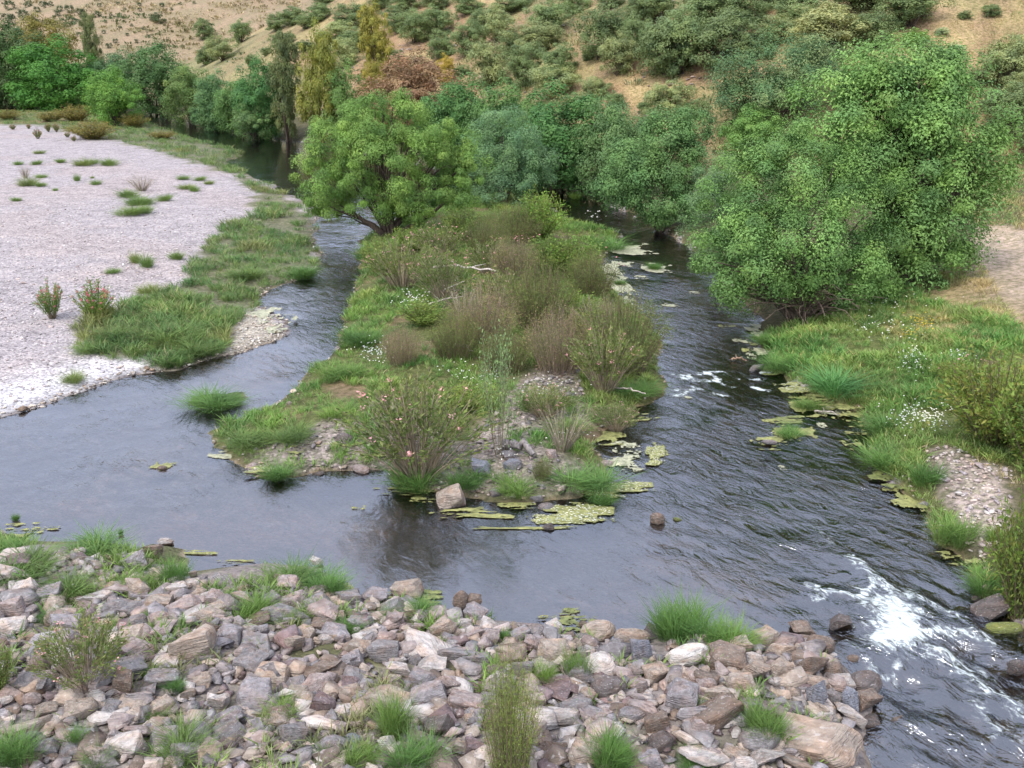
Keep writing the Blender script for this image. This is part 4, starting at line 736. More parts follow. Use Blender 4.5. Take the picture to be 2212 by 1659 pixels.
for (u, v, w, h, t, l) in [(455, 882, 95, 45, BGR, 'bright grass clump on the tiny islet in the left channel'), (505, 872, 50, 20, YGR, 'low grass tail of the tiny islet in the left channel'), (775, 742, 75, 46, (.1, .18, .05), 'round dark green sedge tussock by the left channel'), (735, 820, 90, 45, YGR, 'yellow-green tussock below the round dark sedge'),
        (655, 600, 60, 40, BGR, 'bushy grass overhanging the top of the left channel'), (795, 560, 45, 40, BGR, 'dark grass clump at the water under the willow'), (605, 1030, 60, 36, BGR, 'grass clump dipping into the river beside the round pink stone'), (900, 1045, 120, 60, BGR, 'thick grass at the foot of the large oleander'), (1000, 1050, 80, 50, BGR, 'grass behind the striped boulder on the island tip'),
        (1260, 1050, 110, 50, BGR, 'leafy green grass at the white-flowered corner of the island tip'), (1120, 1060, 90, 40, YGR, 'grass between small stones on the island tip'), (1300, 1090, 50, 30, BGR, 'grass tuft on the floating weed off the island tip'), (560, 960, 90, 40, TGR, 'low grass on the stony flat above the shallow pool'), (640, 950, 70, 40, TGR, 'soft grass hummock beside the shallow pool'), (740, 900, 80, 36, YGR, 'yellow-green grass patch before the large oleander'),
        (1320, 540, 90, 34, BGR, 'bright grass clump at the head of the right channel'), (1418, 582, 30, 20, BGR, 'small grass tuft on a weed mat in the right channel'), (1342, 615, 24, 16, BGR, 'tiny grass tuft at the pale weed edge'), (1712, 942, 60, 26, BGR, 'grass tuft on the largest floating weed mat'), (1750, 885, 50, 30, YGR, 'grass tuft on the shore weed below the green bank'),
        (1700, 800, 80, 40, BGR, 'tall blue-green grass at the bank corner'), (1820, 850, 120, 60, (.11, .24, .08), 'blue-green grass mound over the yellow weed'), (1920, 1010, 90, 50, BGR, 'grass mound behind the round dark stone'), (1995, 1040, 70, 60, BGR, 'grass clump between river and stony patch'), (2065, 1180, 90, 80, YGR, 'bright yellow-green clump at the water by the stony patch'),
        (2150, 1165, 50, 36, YGR, 'small yellow-green clump below the stony patch'), (2120, 1280, 80, 60, BGR, 'bright clump beside the wet rock above the rapids'), (1245, 430, 26, 22, YGR, 'pale reed clump standing in the channel mouth'), (1900, 930, 90, 50, BGR, 'grass mound right beside the yellow weed corner'), (1660, 740, 60, 30, BGR, 'grass fringe at the upstream corner of the bank'),
        (235, 740, 80, 40, TGR, 'rounded grass mound at the dry end of the bar grass'), (365, 738, 95, 46, TGR, 'largest grass mound on the bar'), (425, 760, 90, 42, TGR, 'grass mound nearest the spit on the bar'), (205, 762, 60, 28, TGR, 'low grass mound facing the pale shore of the bar'), (540, 600, 70, 34, TGR, 'grass mound on the middle of the bar strip'), (380, 790, 44, 34, BGR, 'bright clump at the brown shore of the bar'),
        (455, 695, 75, 34, TGR, 'grass mound behind the largest one on the bar'), (1160, 880, 80, 40, YGR, 'grass on stones beside the spreading oleander'), (1230, 930, 80, 40, YGR, 'grass behind the half-dead oleander'), (1370, 850, 80, 30, BGR, 'grass fringe by the right channel below the tamarisk')]:
    put_clump(SEDGE, u, v, w * 1.15, h, t, l)

# ------------------------------------------------------------------ rocks
import bmesh
def hull_rock(kind, seed):
    from mathutils import noise
    r = random.Random(seed); bm = bmesh.new(); n = {'angular': 15, 'slab': 13, 'long': 14}[kind]; s = {'angular': (1, .9, .85), 'slab': (1.1, .9, .4), 'long': (1.4, .7, .5)}[kind]
    for k in range(n):
        p = Vector([r.choice((-1, 1)) * r.uniform(.35, 1) for _ in range(3)]) if k % 3 else Vector([r.gauss(0, .8) for _ in range(3)]).normalized() * 1.05
        bm.verts.new((p.x * s[0], p.y * s[1], p.z * s[2]))
    g = bmesh.ops.convex_hull(bm, input=bm.verts); bmesh.ops.delete(bm, geom=list({v for v in g['geom_interior'] + g['geom_unused'] if isinstance(v, bmesh.types.BMVert)}), context='VERTS')
    bmesh.ops.dissolve_limit(bm, angle_limit=R(14), verts=bm.verts, edges=bm.edges)
    bmesh.ops.bevel(bm, geom=bm.edges[:], offset=.045, segments=1, profile=.6, affect='EDGES', clamp_overlap=True)
    bmesh.ops.triangulate(bm, faces=bm.faces); bmesh.ops.subdivide_edges(bm, edges=[e for e in bm.edges if e.calc_length() > .45], cuts=2, use_grid_fill=True); bmesh.ops.triangulate(bm, faces=bm.faces)
    off = Vector((seed * 3.1, 0, 0))
    for v in bm.verts: v.co *= 1 + noise.noise(v.co * 2.1 + off) * .13 + noise.noise(v.co * 7 + off) * .03
    me = bpy.data.meshes.new('rock'); bm.to_mesh(me); bm.free(); co = np.array([v.co for v in me.vertices]); co -= (co.max(0) + co.min(0)) / 2; co /= (co.max(0) - co.min(0))[None]
    me.vertices.foreach_set('co', co.astype(np.float32).ravel()); add_col(me, 'Col', np.ones((len(co), 3))); me.materials.append(ROCK); me.update()
    me.polygons.foreach_set('use_smooth', np.ones(len(me.polygons), bool)); me.set_sharp_from_angle(angle=R(34)); return me
def rock_mesh(kind, seed, detail=True):
    if detail and kind != 'round': return hull_rock(kind, seed)
    r = random.Random(seed); bm = bmesh.new(); bmesh.ops.create_icosphere(bm, subdivisions=3 if detail else 1, radius=1)
    ncut = {'angular': 12, 'slab': 9, 'round': 5, 'long': 11}[kind]
    for k in range(ncut):
        d = Vector((r.gauss(0, 1), r.gauss(0, 1), r.gauss(0, 1))).normalized(); dist = r.uniform(.52, .8) if kind != 'round' else r.uniform(.72, .92)
        for v in bm.verts:
            t = v.co.dot(d) - dist
            if t > 0: v.co -= d * t * .96
    s = {'angular': (1, .9, .85), 'slab': (1.1, .9, .42), 'round': (1, .9, .75), 'long': (1.35, .7, .5)}[kind]
    from mathutils import noise
    off = Vector((seed * 3.1, 0, 0))
    for v in bm.verts:
        n = noise.noise(v.co * 2.3 + off) * .09 + noise.noise(v.co * 6 + off) * .035
        v.co *= 1 + n; v.co = Vector((v.co.x * s[0], v.co.y * s[1], v.co.z * s[2]))
    me = bpy.data.meshes.new('rock'); bm.to_mesh(me); bm.free(); co = np.array([v.co for v in me.vertices]); co -= (co.max(0) + co.min(0)) / 2; ext = co.max(0) - co.min(0); co /= ext[None]   # unit box
    me.vertices.foreach_set('co', co.astype(np.float32).ravel())
    add_col(me, 'Col', np.ones((len(co), 3))); me.materials.append(ROCK); me.update()
    for p in me.polygons: p.use_smooth = detail
    if detail: me.set_sharp_from_angle(angle=R(24))
    return me
RM = {k: [rock_mesh(k, 10 * i + j * 77 + 5) for i in range(n)] for j, (k, n) in enumerate((('angular', 9), ('slab', 6), ('round', 4), ('long', 4)))}
RC_ = {'tan': (.27, .225, .185), 'pink': (.26, .215, .20), 'pale': (.36, .33, .305), 'white': (.43, .41, .38), 'grey': (.175, .165, .165), 'lilac': (.205, .19, .195), 'brown': (.155, .12, .095), 'dark': (.10, .085, .08), 'purple': (.14, .105, .105), 'bluegrey': (.17, .18, .21), 'moss': (.16, .19, .05)}
RW = {'tan': 'tan', 'pink': 'pinkish', 'pale': 'pale', 'white': 'whitish', 'grey': 'grey', 'lilac': 'lilac-grey', 'brown': 'brown', 'dark': 'dark', 'purple': 'purple', 'bluegrey': 'blue-grey', 'moss': 'mossy'}
placed = []                                                                        # (x, y, radius)
def put_rock(u, v, w, h, col, kind, label, group=None, name='rock', sink=.25, lift=0.0, flatz=None):
    p = hit(u, v + h * .25) if flatz is None else flat(u, v + h * .25, flatz); D = depth(p); W = w * D / FPX; Hh = h * D / FPX; a = math.atan2(CAMH - p[2], p[1])
    dp = W * random.uniform(.65, .9); hz_ = max((Hh - dp * math.sin(a) * .55) / math.cos(a), Hh * .6)
    o = link(name, random.choice(RM[kind]), None, label=label, category='rock', group=group)
    o.scale = (W, dp, hz_ * 1.15); o.rotation_euler = (random.uniform(-.25, .25), random.uniform(-.25, .25), random.uniform(-.5, .5) + (math.pi if random.random() < .5 else 0))
    o.location = (p[0], p[1], p[2] + hz_ * (.5 - sink) + lift); c = np.array(RC_[col]) * random.uniform(1.1, 1.4); o.color = (*c, 1)
    placed.append((p[0], p[1], W * .42)); return o
A_, S_, O_, L_ = 'angular', 'slab', 'round', 'long'
KEY = [(420, 1392, 100, 75, 'tan', A_, 'big tan boulder with brown broken face among the bank rocks'), (1774, 1604, 170, 95, 'tan', A_, 'huge brown-tan boulder at the downstream corner of the bank'), (701, 1531, 55, 50, 'purple', S_, 'dark purple upright slab in the middle of the bank'),
    (836, 1614, 40, 40, 'white', A_, 'cube-like white block at the picture foot'), (1298, 1440, 78, 60, 'pale', O_, 'pale pitted porous rock with brown specks'), (1315, 1489, 78, 52, 'dark', O_, 'dark knobbly rock under the pale porous one'), (878, 1274, 76, 44, 'tan', A_, 'tan boulder standing at the water edge mid bank'),
    (996, 1302, 38, 40, 'brown', O_, 'dark brown round rock on end at the water edge'), (1183, 1486, 105, 38, 'purple', S_, 'wide reddish purple slab beside the yellow-green clump'), (916, 1402, 115, 42, 'pale', L_, 'long pale layered slab lying across the bank'), (829, 1409, 78, 48, 'grey', L_, 'slanting dark grey slab beside the long pale one'),
    (1861, 1482, 92, 58, 'dark', O_, 'smooth dark leaning boulder at the rapids edge'), (1871, 1513, 62, 42, 'brown', A_, 'brown block below the dark leaning boulder'), (545, 1506, 100, 66, 'lilac', A_, 'broad lilac-grey slab in the upstream half of the bank'), (1197, 1357, 42, 34, 'white', A_, 'white-topped rock by the water amid tan boulders'),
    (1291, 1368, 78, 50, 'tan', O_, 'first of two rounded tan boulders by the yellow algae'), (1364, 1378, 88, 46, 'tan', O_, 'second of two rounded tan boulders nearer the sedge'), (1471, 1357, 55, 38, 'brown', A_, 'square brown block before the river-edge sedge'), (1763, 1517, 44, 72, 'bluegrey', S_, 'tall blue-grey slab near the downstream corner'),
    (1836, 1520, 34, 55, 'bluegrey', S_, 'narrow blue-grey slab beside the brown block'), (1385, 1413, 48, 55, 'bluegrey', S_, 'slender blue-grey slab standing behind the pale rocks'), (684, 1217, 27, 17, 'white', A_, 'small white stone in the waterside grass'), (625, 1267, 54, 40, 'pink', A_, 'pinkish block in the grass upstream'),
    (628, 1298, 80, 28, 'pink', L_, 'flat pink slab under the pinkish block'), (302, 1277, 58, 52, 'tan', A_, 'crumbling tan block beside the green grass'), (358, 1173, 34, 15, 'pale', A_, 'pale stone jutting into the water upstream'), (1486, 1416, 100, 50, 'white', O_, 'broad white-speckled rock below the sedge'), (1569, 1423, 88, 52, 'brown', A_, 'reddish brown faceted boulder below the sedge'),
    (1750, 1437, 68, 50, 'brown', A_, 'flat-faced brown boulder near the rapids'), (1770, 1395, 62, 48, 'brown', O_, 'rounded brown boulder at the start of the rapids'), (1628, 1454, 58, 56, 'tan', A_, 'orange-tan cracked block near the downstream end'), (270, 1479, 46, 55, 'brown', S_, 'dark brown tile-like slab tilted on edge')]
for (u, v, w, h, c, k, l) in KEY: put_rock(u, v, w, h, c, k, l, name='boulder' if w > 70 else 'rock', lift=.06)
for (u, v, w, h, c, k, l, fz) in [(1812, 1343, 44, 38, 'dark', A_, 'wet dark rock at the lip of the rapids', 0), (1732, 1357, 52, 36, 'brown', A_, 'brown rock in shallow water above the rapids', 0), (1736, 1384, 52, 28, 'brown', A_, 'low brown rock behind the start of the rapids', 0), (1843, 1421, 34, 16, 'brown', O_, 'small brown rock washed by the rapids', 0), (1944, 1559, 48, 22, 'brown', A_, 'lone brown rock in the dark water below the rapids', 0), (1878, 1555, 62, 24, 'dark', A_, 'dark wet rock beside the lone brown rock', 0),
    (2138, 1312, 84, 48, 'dark', A_, 'big wet dark rock below the leafy bush', .02), (2166, 1354, 80, 36, 'moss', O_, 'yellow-green mossy rock beside the rapids', 0), (2108, 1292, 20, 14, 'dark', O_, 'small dark stone beside the big wet dark rock', 0), (2195, 1440, 40, 40, 'dark', O_, 'dark rock at the picture edge in the rapids', 0), (1420, 1120, 34, 30, 'brown', O_, 'brown rock alone in mid river', -.02), (1463, 1121, 20, 10, 'moss', O_, 'small weedy stone next to the brown mid-river rock', -.02),
    (973, 1076, 62, 54, 'tan', A_, 'striped grey-tan boulder at the island tip', 0), (1069, 1064, 28, 20, 'lilac', O_, 'oval grey stone beside the striped boulder', None), (1041, 1010, 48, 38, 'bluegrey', A_, 'largest grey rock on the stony island tip', None), (1103, 983, 34, 26, 'grey', A_, 'grey rock under the weathered log', None), (1107, 1003, 36, 26, 'bluegrey', S_, 'flat blue-grey rock beside the largest grey rock', None), (1194, 983, 30, 24, 'pink', A_, 'pinkish rock at the foot of the half-dead oleander', None),
    (1159, 1076, 30, 18, 'grey', A_, 'grey stone at the flowery weed of the island tip', 0), (1179, 1093, 36, 16, 'grey', O_, 'low wet stone off the island tip', 0), (1184, 1138, 28, 16, 'dark', A_, 'dark stone on the yellow weed streak', 0), (781, 1012, 44, 20, 'pink', O_, 'pinkish slab at the shallow pool edge', 0), (745, 950, 40, 28, 'dark', A_, 'dark rock behind the shallow pool', None), (545, 1010, 30, 22, 'pink', O_, 'round pink stone by the shallow pool', 0), (1915, 998, 38, 24, 'grey', O_, 'round dark grey stone at the grassy bank', .05),
    (1635, 795, 34, 20, 'grey', A_, 'grey rock by the bank corner in the right channel', 0), (1662, 954, 34, 14, 'grey', O_, 'flat stone on the small floating weed mat', .03), (1995, 1090, 26, 16, 'grey', O_, 'grey stone at the weedy shore below the stony patch', .03), (752, 1432, 50, 40, 'lilac', A_, 'lilac block beside the slanting grey slab', None), (640, 1018, 26, 12, 'dark', O_, 'flat dark stone in the shallow pool', 0), (690, 1022, 24, 8, 'dark', O_, 'thin dark stone awash in the shallow pool', 0),
    (625, 872, 14, 12, 'tan', O_, 'tan stone at the sandy island edge', None), (1740, 838, 26, 18, 'pale', O_, 'pale stone under the tall blue-green grass', .05), (1310, 1000, 30, 14, 'pink', O_, 'flat pink stone by the white weed', 0), (1260, 1348, 22, 16, 'brown', O_, 'small brown stone on yellow algae in the shallows', 0), (350, 1010, 22, 12, 'brown', O_, 'little weedy stone in the calm left water', 0)]:
    put_rock(u, v, w, h, c, k, l, flatz=fz)
ritems = []
GEN = [(288, 1208, 50, 28, 'pale', O_), (333, 1194, 40, 36, 'brown', A_), (170, 1194, 38, 16, 'pale', O_), (21, 1244, 52, 36, 'pale', A_), (55, 1277, 56, 46, 'pale', A_), (28, 1319, 58, 50, 'pink', A_), (28, 1361, 62, 42, 'pale', A_), (208, 1291, 75, 36, 'pale', A_), (382, 1277, 50, 36, 'pale', A_), (400, 1312, 76, 38, 'pink', A_),
    (468, 1319, 56, 32, 'tan', A_), (298, 1350, 42, 30, 'grey', A_), (555, 1395, 82, 42, 'grey', S_), (541, 1430, 76, 46, 'grey', A_), (635, 1395, 52, 40, 'tan', A_), (694, 1447, 82, 46, 'brown', A_), (270, 1447, 96, 60, 'grey', A_), (156, 1500, 76, 46, 'brown', A_), (354, 1465, 76, 38, 'grey', A_), (476, 1517, 46, 38, 'pale', A_),
    (635, 1593, 66, 56, 'grey', S_), (496, 1555, 70, 44, 'lilac', A_), (496, 1590, 72, 40, 'grey', A_), (208, 1635, 56, 40, 'tan', A_), (434, 1475, 50, 28, 'tan', A_), (104, 1538, 50, 38, 'tan', A_), (174, 1538, 72, 40, 'tan', S_), (1024, 1302, 36, 30, 'brown', A_), (1024, 1330, 62, 42, 'lilac', A_), (850, 1343, 46, 38, 'pink', A_), (958, 1357, 62, 42, 'tan', A_),
    (1419, 1371, 60, 28, 'dark', S_), (1200, 1413, 78, 52, 'tan', A_), (829, 1510, 112, 46, 'tan', A_), (916, 1475, 62, 46, 'lilac', A_), (965, 1482, 62, 46, 'pink', A_), (1010, 1517, 86, 42, 'pink', A_), (763, 1430, 52, 40, 'lilac', A_), (944, 1573, 62, 46, 'dark', S_), (763, 1604, 46, 28, 'bluegrey', O_), (1069, 1607, 56, 30, 'tan', O_),
    (1298, 1552, 52, 34, 'pink', A_), (1419, 1566, 56, 52, 'brown', A_), (1471, 1510, 80, 70, 'lilac', A_), (1426, 1607, 72, 40, 'dark', S_), (1402, 1645, 76, 42, 'lilac', A_), (1649, 1385, 72, 56, 'tan', A_), (1684, 1406, 66, 42, 'tan', A_), (1687, 1451, 62, 52, 'tan', A_), (1798, 1454, 42, 42, 'brown', O_), (1750, 1472, 78, 36, 'tan', A_),
    (1638, 1597, 92, 46, 'grey', O_), (1652, 1635, 76, 42, 'pale', A_), (1513, 1573, 62, 46, 'pink', A_), (1548, 1541, 112, 66, 'brown', A_), (1520, 1638, 112, 34, 'pale', A_), (1600, 1480, 62, 44, 'tan', L_), (1330, 1400, 40, 36, 'grey', A_), (700, 1352, 50, 30, 'brown', A_), (560, 1345, 54, 34, 'brown', A_), (930, 1440, 70, 34, 'pale', A_), (860, 1450, 60, 34, 'pale', A_),
    (1100, 1410, 80, 30, 'brown', L_), (1060, 1380, 52, 34, 'pink', A_), (1140, 1365, 40, 34, 'pink', A_), (1150, 1395, 44, 34, 'pink', A_), (1240, 1530, 90, 30, 'grey', L_), (1130, 1450, 50, 40, 'grey', A_), (80, 1440, 60, 44, 'brown', A_), (130, 1430, 90, 36, 'pale', L_), (60, 1480, 80, 40, 'grey', A_), (100, 1620, 60, 36, 'grey', A_), (300, 1580, 66, 40, 'pink', A_), (350, 1530, 60, 40, 'tan', A_), (260, 1600, 56, 36, 'grey', A_)]
def shape_word(k): return {'angular': 'angular rock', 'slab': 'flat slab', 'round': 'rounded stone', 'long': 'long slab'}[k]
for (u, v, w, h, c, k) in GEN:
    o = put_rock(u, v, w, h, c, k, 'x', 'tumbled rocks of the near bank', lift=.05); ritems.append([o, f"{'big' if w > 70 else 'medium'} {RW[c]} {shape_word(k)}", (u, v)])
CK = ['tan', 'pink', 'pale', 'grey', 'lilac', 'brown', 'tan', 'pale', 'grey', 'purple', 'lilac', 'grey', 'tan', 'pink']
pc = poly([(-60, 1240), (330, 1215), (400, 1260), (740, 1285), (1000, 1335), (1200, 1370), (1400, 1400), (1640, 1405), (1780, 1390), (1850, 1490), (1880, 1540), (1850, 1640), (1850, 1720), (-60, 1720)], .5)
tries = 0; want = 215
while want and tries < 9000:
    tries += 1; p = pc.min(0) + rng.random(2) * (pc.max(0) - pc.min(0)); r = rng.uniform(.10, .25) if tries < 3000 else rng.uniform(.08, .16)
    if sdist(p[None], pc)[0] < 0 or any((p[0] - a) ** 2 + (p[1] - b) ** 2 < (.8 * (r + c)) ** 2 for a, b, c in placed): continue
    z = hz(*p); uu, vv, D = px_of((p[0], p[1], z + .1)); 
    if not (-40 < uu < 2000 and vv < 1690): continue
    upst = vv < 1290 and uu < 760
    if upst and rng.random() < .6: continue
    c = random.choice(CK); k = random.choice([A_, A_, A_, S_, S_, L_, O_]); w = 2 * r * FPX / D
    o = put_rock(uu, vv - w * .15, w * 1.15, w * random.uniform(.6, .85), c, k, 'x', 'tumbled rocks of the near bank', lift=.02)
    ritems.append([o, f"{'big' if w > 70 else 'medium' if w > 42 else 'small'} {RW[c]} {shape_word(k)}", (uu, vv)]); want -= 1
place_labels(ritems, FM, ('upstream of', 'downstream of', 'on the water side of', 'on the dry side of'))
# rubble too small and too many to count: joined
def stones(name, p, size, cols, label, squash=.55, kindw='gravel', z0=None, rad=None):
    base = []
    for s in range(6):
        m = bpy.data.meshes.new('m'); bm = bmesh.new(); rr = random.Random(900 + s)
        for q in range(11): v_ = Vector([rr.gauss(0, 1) for _ in range(3)]).normalized() * rr.uniform(.85, 1.1); bm.verts.new((v_.x * .5, v_.y * .5, v_.z * .5))
        g = bmesh.ops.convex_hull(bm, input=bm.verts); bmesh.ops.delete(bm, geom=list({v for v in g['geom_interior'] + g['geom_unused'] if isinstance(v, bmesh.types.BMVert)}), context='VERTS'); bm.to_mesh(m); bm.free(); co = np.empty(len(m.vertices) * 3, np.float32); m.vertices.foreach_get('co', co); f = np.array([q.vertices[:] for q in m.polygons]); co = co.reshape(-1, 3); co = np.vstack([co, np.zeros((12 - len(co), 3))]); f = np.vstack([f, np.zeros((20 - len(f), 3), int)]); base.append((co, f)); bpy.data.meshes.remove(m)
    nv = len(base[0][0]); n = len(p); z = height(p) if z0 is None else np.full(n, z0); sz = size * np.exp(rng.normal(0, .35, n)); a = rng.uniform(0, 6.28, n); ca, sa = np.cos(a), np.sin(a)
    bi = rng.integers(0, 6, n); V = np.stack([b[0] for b in base])[bi]; F = np.stack([b[1] for b in base])[bi] + (np.arange(n) * nv)[:, None, None]
    V = V * (sz[:, None, None] * np.stack([rng.uniform(.8, 1.5, n), rng.uniform(.7, 1.1, n), squash * rng.uniform(.7, 1.3, n)], 1)[:, None])
    tx = rng.normal(0, .35, n)[:, None]; V = np.stack([V[..., 0], V[..., 1] * np.cos(tx) - V[..., 2] * np.sin(tx), V[..., 1] * np.sin(tx) + V[..., 2] * np.cos(tx)], -1)
    V = np.stack([V[..., 0] * ca[:, None] - V[..., 1] * sa[:, None], V[..., 0] * sa[:, None] + V[..., 1] * ca[:, None], V[..., 2]], -1) + np.stack([p[:, 0], p[:, 1], z + sz * .15], 1)[:, None]
    Cc = np.array(cols)[rng.integers(0, len(cols), n)] * rng.normal(1, .12, (n, 1)); Cc = np.repeat(np.clip(Cc, .02, .9), nv, 0)
    return link(name, mesh_from(name, V.reshape(-1, 3), F.reshape(-1, 3), Cc, ROCK), None, label=label, category=kindw, kind='stuff')
RCV = [tuple(1.2 * q for q in RC_[k]) for k in CK]
p = sample(FORE, 31, .15, 40); p = p[(p[:, 1] < 18.5) & (abs(p[:, 0]) < .58 * p[:, 1] + 1)]; p = p[sdist(p, pc) > -.3][:9000]
stones('coarse_rubble', p[:3200] + rng.normal(0, .05, (len(p[:3200]), 2)), .25, RCV, 'fist- to head-sized broken rocks packed under the bank boulders', kindw='rubble')
stones('rubble', p, .14, RCV, 'small broken stones filling the gaps between bank rocks', kindw='rubble')
p = sample(STONY, 22, 0, 36); p = p[sdist(p, ISLE) > .1]; p = p[fbm(p[:, 0], p[:, 1], 1.1, 62) < .56]
stones('island_stones', p, .13, [RC_[k] for k in ('pink', 'grey', 'pale', 'lilac', 'tan')], 'scattered small stones on the island tip', kindw='stones')
p = sample(BAR, 9, .15, 40); p = p[(sdist(p, G_BAR) < .1) & (p[:, 1] < 62)]
stones('bar_pebbles', p[:14000], .075, [(.5, .46, .45), (.62, .6, .58), (.36, .33, .34), (.45, .4, .38)], 'loose pale pebbles strewn over the gravel bar', kindw='pebbles')
p = sample(G_SPIT, 40, 0, 40); stones('spit_pebbles', p, .08, [(.55, .52, .46), (.66, .63, .58), (.4, .35, .27)], 'pale pebbles of the small spit into the left channel', kindw='pebbles')
p = sample(G_GRAVR, 40, 0, 40); stones('bank_stones', p, .10, [(.5, .44, .4), (.42, .36, .34), (.58, .54, .5), (.36, .32, .33)], 'broken stones of the patch above the river on the grassy bank', kindw='stones')
p = sample(HILL, 1.0, 1, 80); p = p[(fbm(p[:, 0], p[:, 1], 8, 85) > .62) & (p[:, 1] < 205)][:1500]
stones('hillside_rocks', p, .35, [(.3, .25, .22), (.22, .18, .17), (.38, .32, .28)], 'rock rubble showing through the dry hillside', kindw='rocks')
# stones showing at the water's edge
sh = []
for Q, n in ((BAR, 900), (ISLE, 700), (FAR, 900)):
    e = np.roll(Q, -1, 0) - Q; L = np.linalg.norm(e, axis=1); ok = (Q[:, 1] < 60) & (abs(Q[:, 0]) < 30); pr = L * ok; pr = pr / pr.sum(); i = rng.choice(len(Q), n, p=pr); q = Q[i] + e[i] * rng.random((n, 1)) + rng.normal(0, .16, (n, 2)); sh.append(q)
sh = np.vstack(sh); sh = sh[height(sh) > -.12]
stones('shore_stones', sh, .09, [(.3, .25, .2), (.42, .38, .33), (.2, .16, .12), (.5, .47, .4)], 'wet little stones along the waterlines', kindw='stones')

# ------------------------------------------------------------------ floating weed mats
def mat_mesh(seed, col, flowers):
    """ragged thin mat: the cells of a fine grid that a noise keeps, with holes, streaks and loose crumbs"""
    r = np.random.default_rng(seed); n = 40; g = np.linspace(-.56, .56, n); XX, YY = np.meshgrid(g, g); x_, y_ = XX.ravel(), YY.ravel()
    f = fbm(x_ * 1.0, y_ * 1.9, .42, 100 + seed, 4) + (fbm(x_, y_, .09, 140 + seed, 2) - .5) * .35
    keep_ = (f - .5) * 3.0 + .36 - 2.1 * (x_ ** 2 + y_ ** 2) > 0; ii_ = np.arange(n * n).reshape(n, n)
    Q = np.stack([ii_[:-1, :-1].ravel(), ii_[:-1, 1:].ravel(), ii_[1:, 1:].ravel(), ii_[1:, :-1].ravel()], 1); Q = Q[keep_[Q[:, 0]]]
    jx = r.normal(0, .007, (n * n, 2)); V = np.column_stack([x_ + jx[:, 0], y_ + jx[:, 1], .004 + .05 * np.clip(f - .45, 0, .3)]); c_ = np.array(col) * (.55 + .9 * fbm(x_, y_, .12, 160 + seed))[:, None]
    u, inv = np.unique(Q, return_inverse=True); inv = inv.reshape(Q.shape); T = np.vstack([inv[:, [0, 1, 2]], inv[:, [0, 2, 3]]])
    me = mesh_from('weed', V[u], T, c_[u], WEED, True); fl = None
    if flowers:
        k = r.integers(0, len(Q), flowers); P = V[Q[k, 0]] + [0, 0, .02]; A = nrm(np.stack([r.normal(0, 1, flowers), r.normal(0, 1, flowers), np.zeros(flowers)], 1))
        fl = mesh_from('flowers', *kites(P, A, np.tile([0, 0, 1.], (flowers, 1)), .035, .032, np.tile([.8, .8, .74], (flowers, 1))), PETAL)
    return me, fl
WY_, WP, WG = (.235, .24, .085), (.33, .33, .22), (.16, .18, .06)
WM = {'y': [mat_mesh(i, WY_, 0) for i in range(4)], 'p': [mat_mesh(10 + i, WP, 0) for i in range(4)], 'f': [mat_mesh(20 + i, WY_, 130) for i in range(3)], 'g': [mat_mesh(30 + i, WG, 0) for i in range(3)]}
witems = []
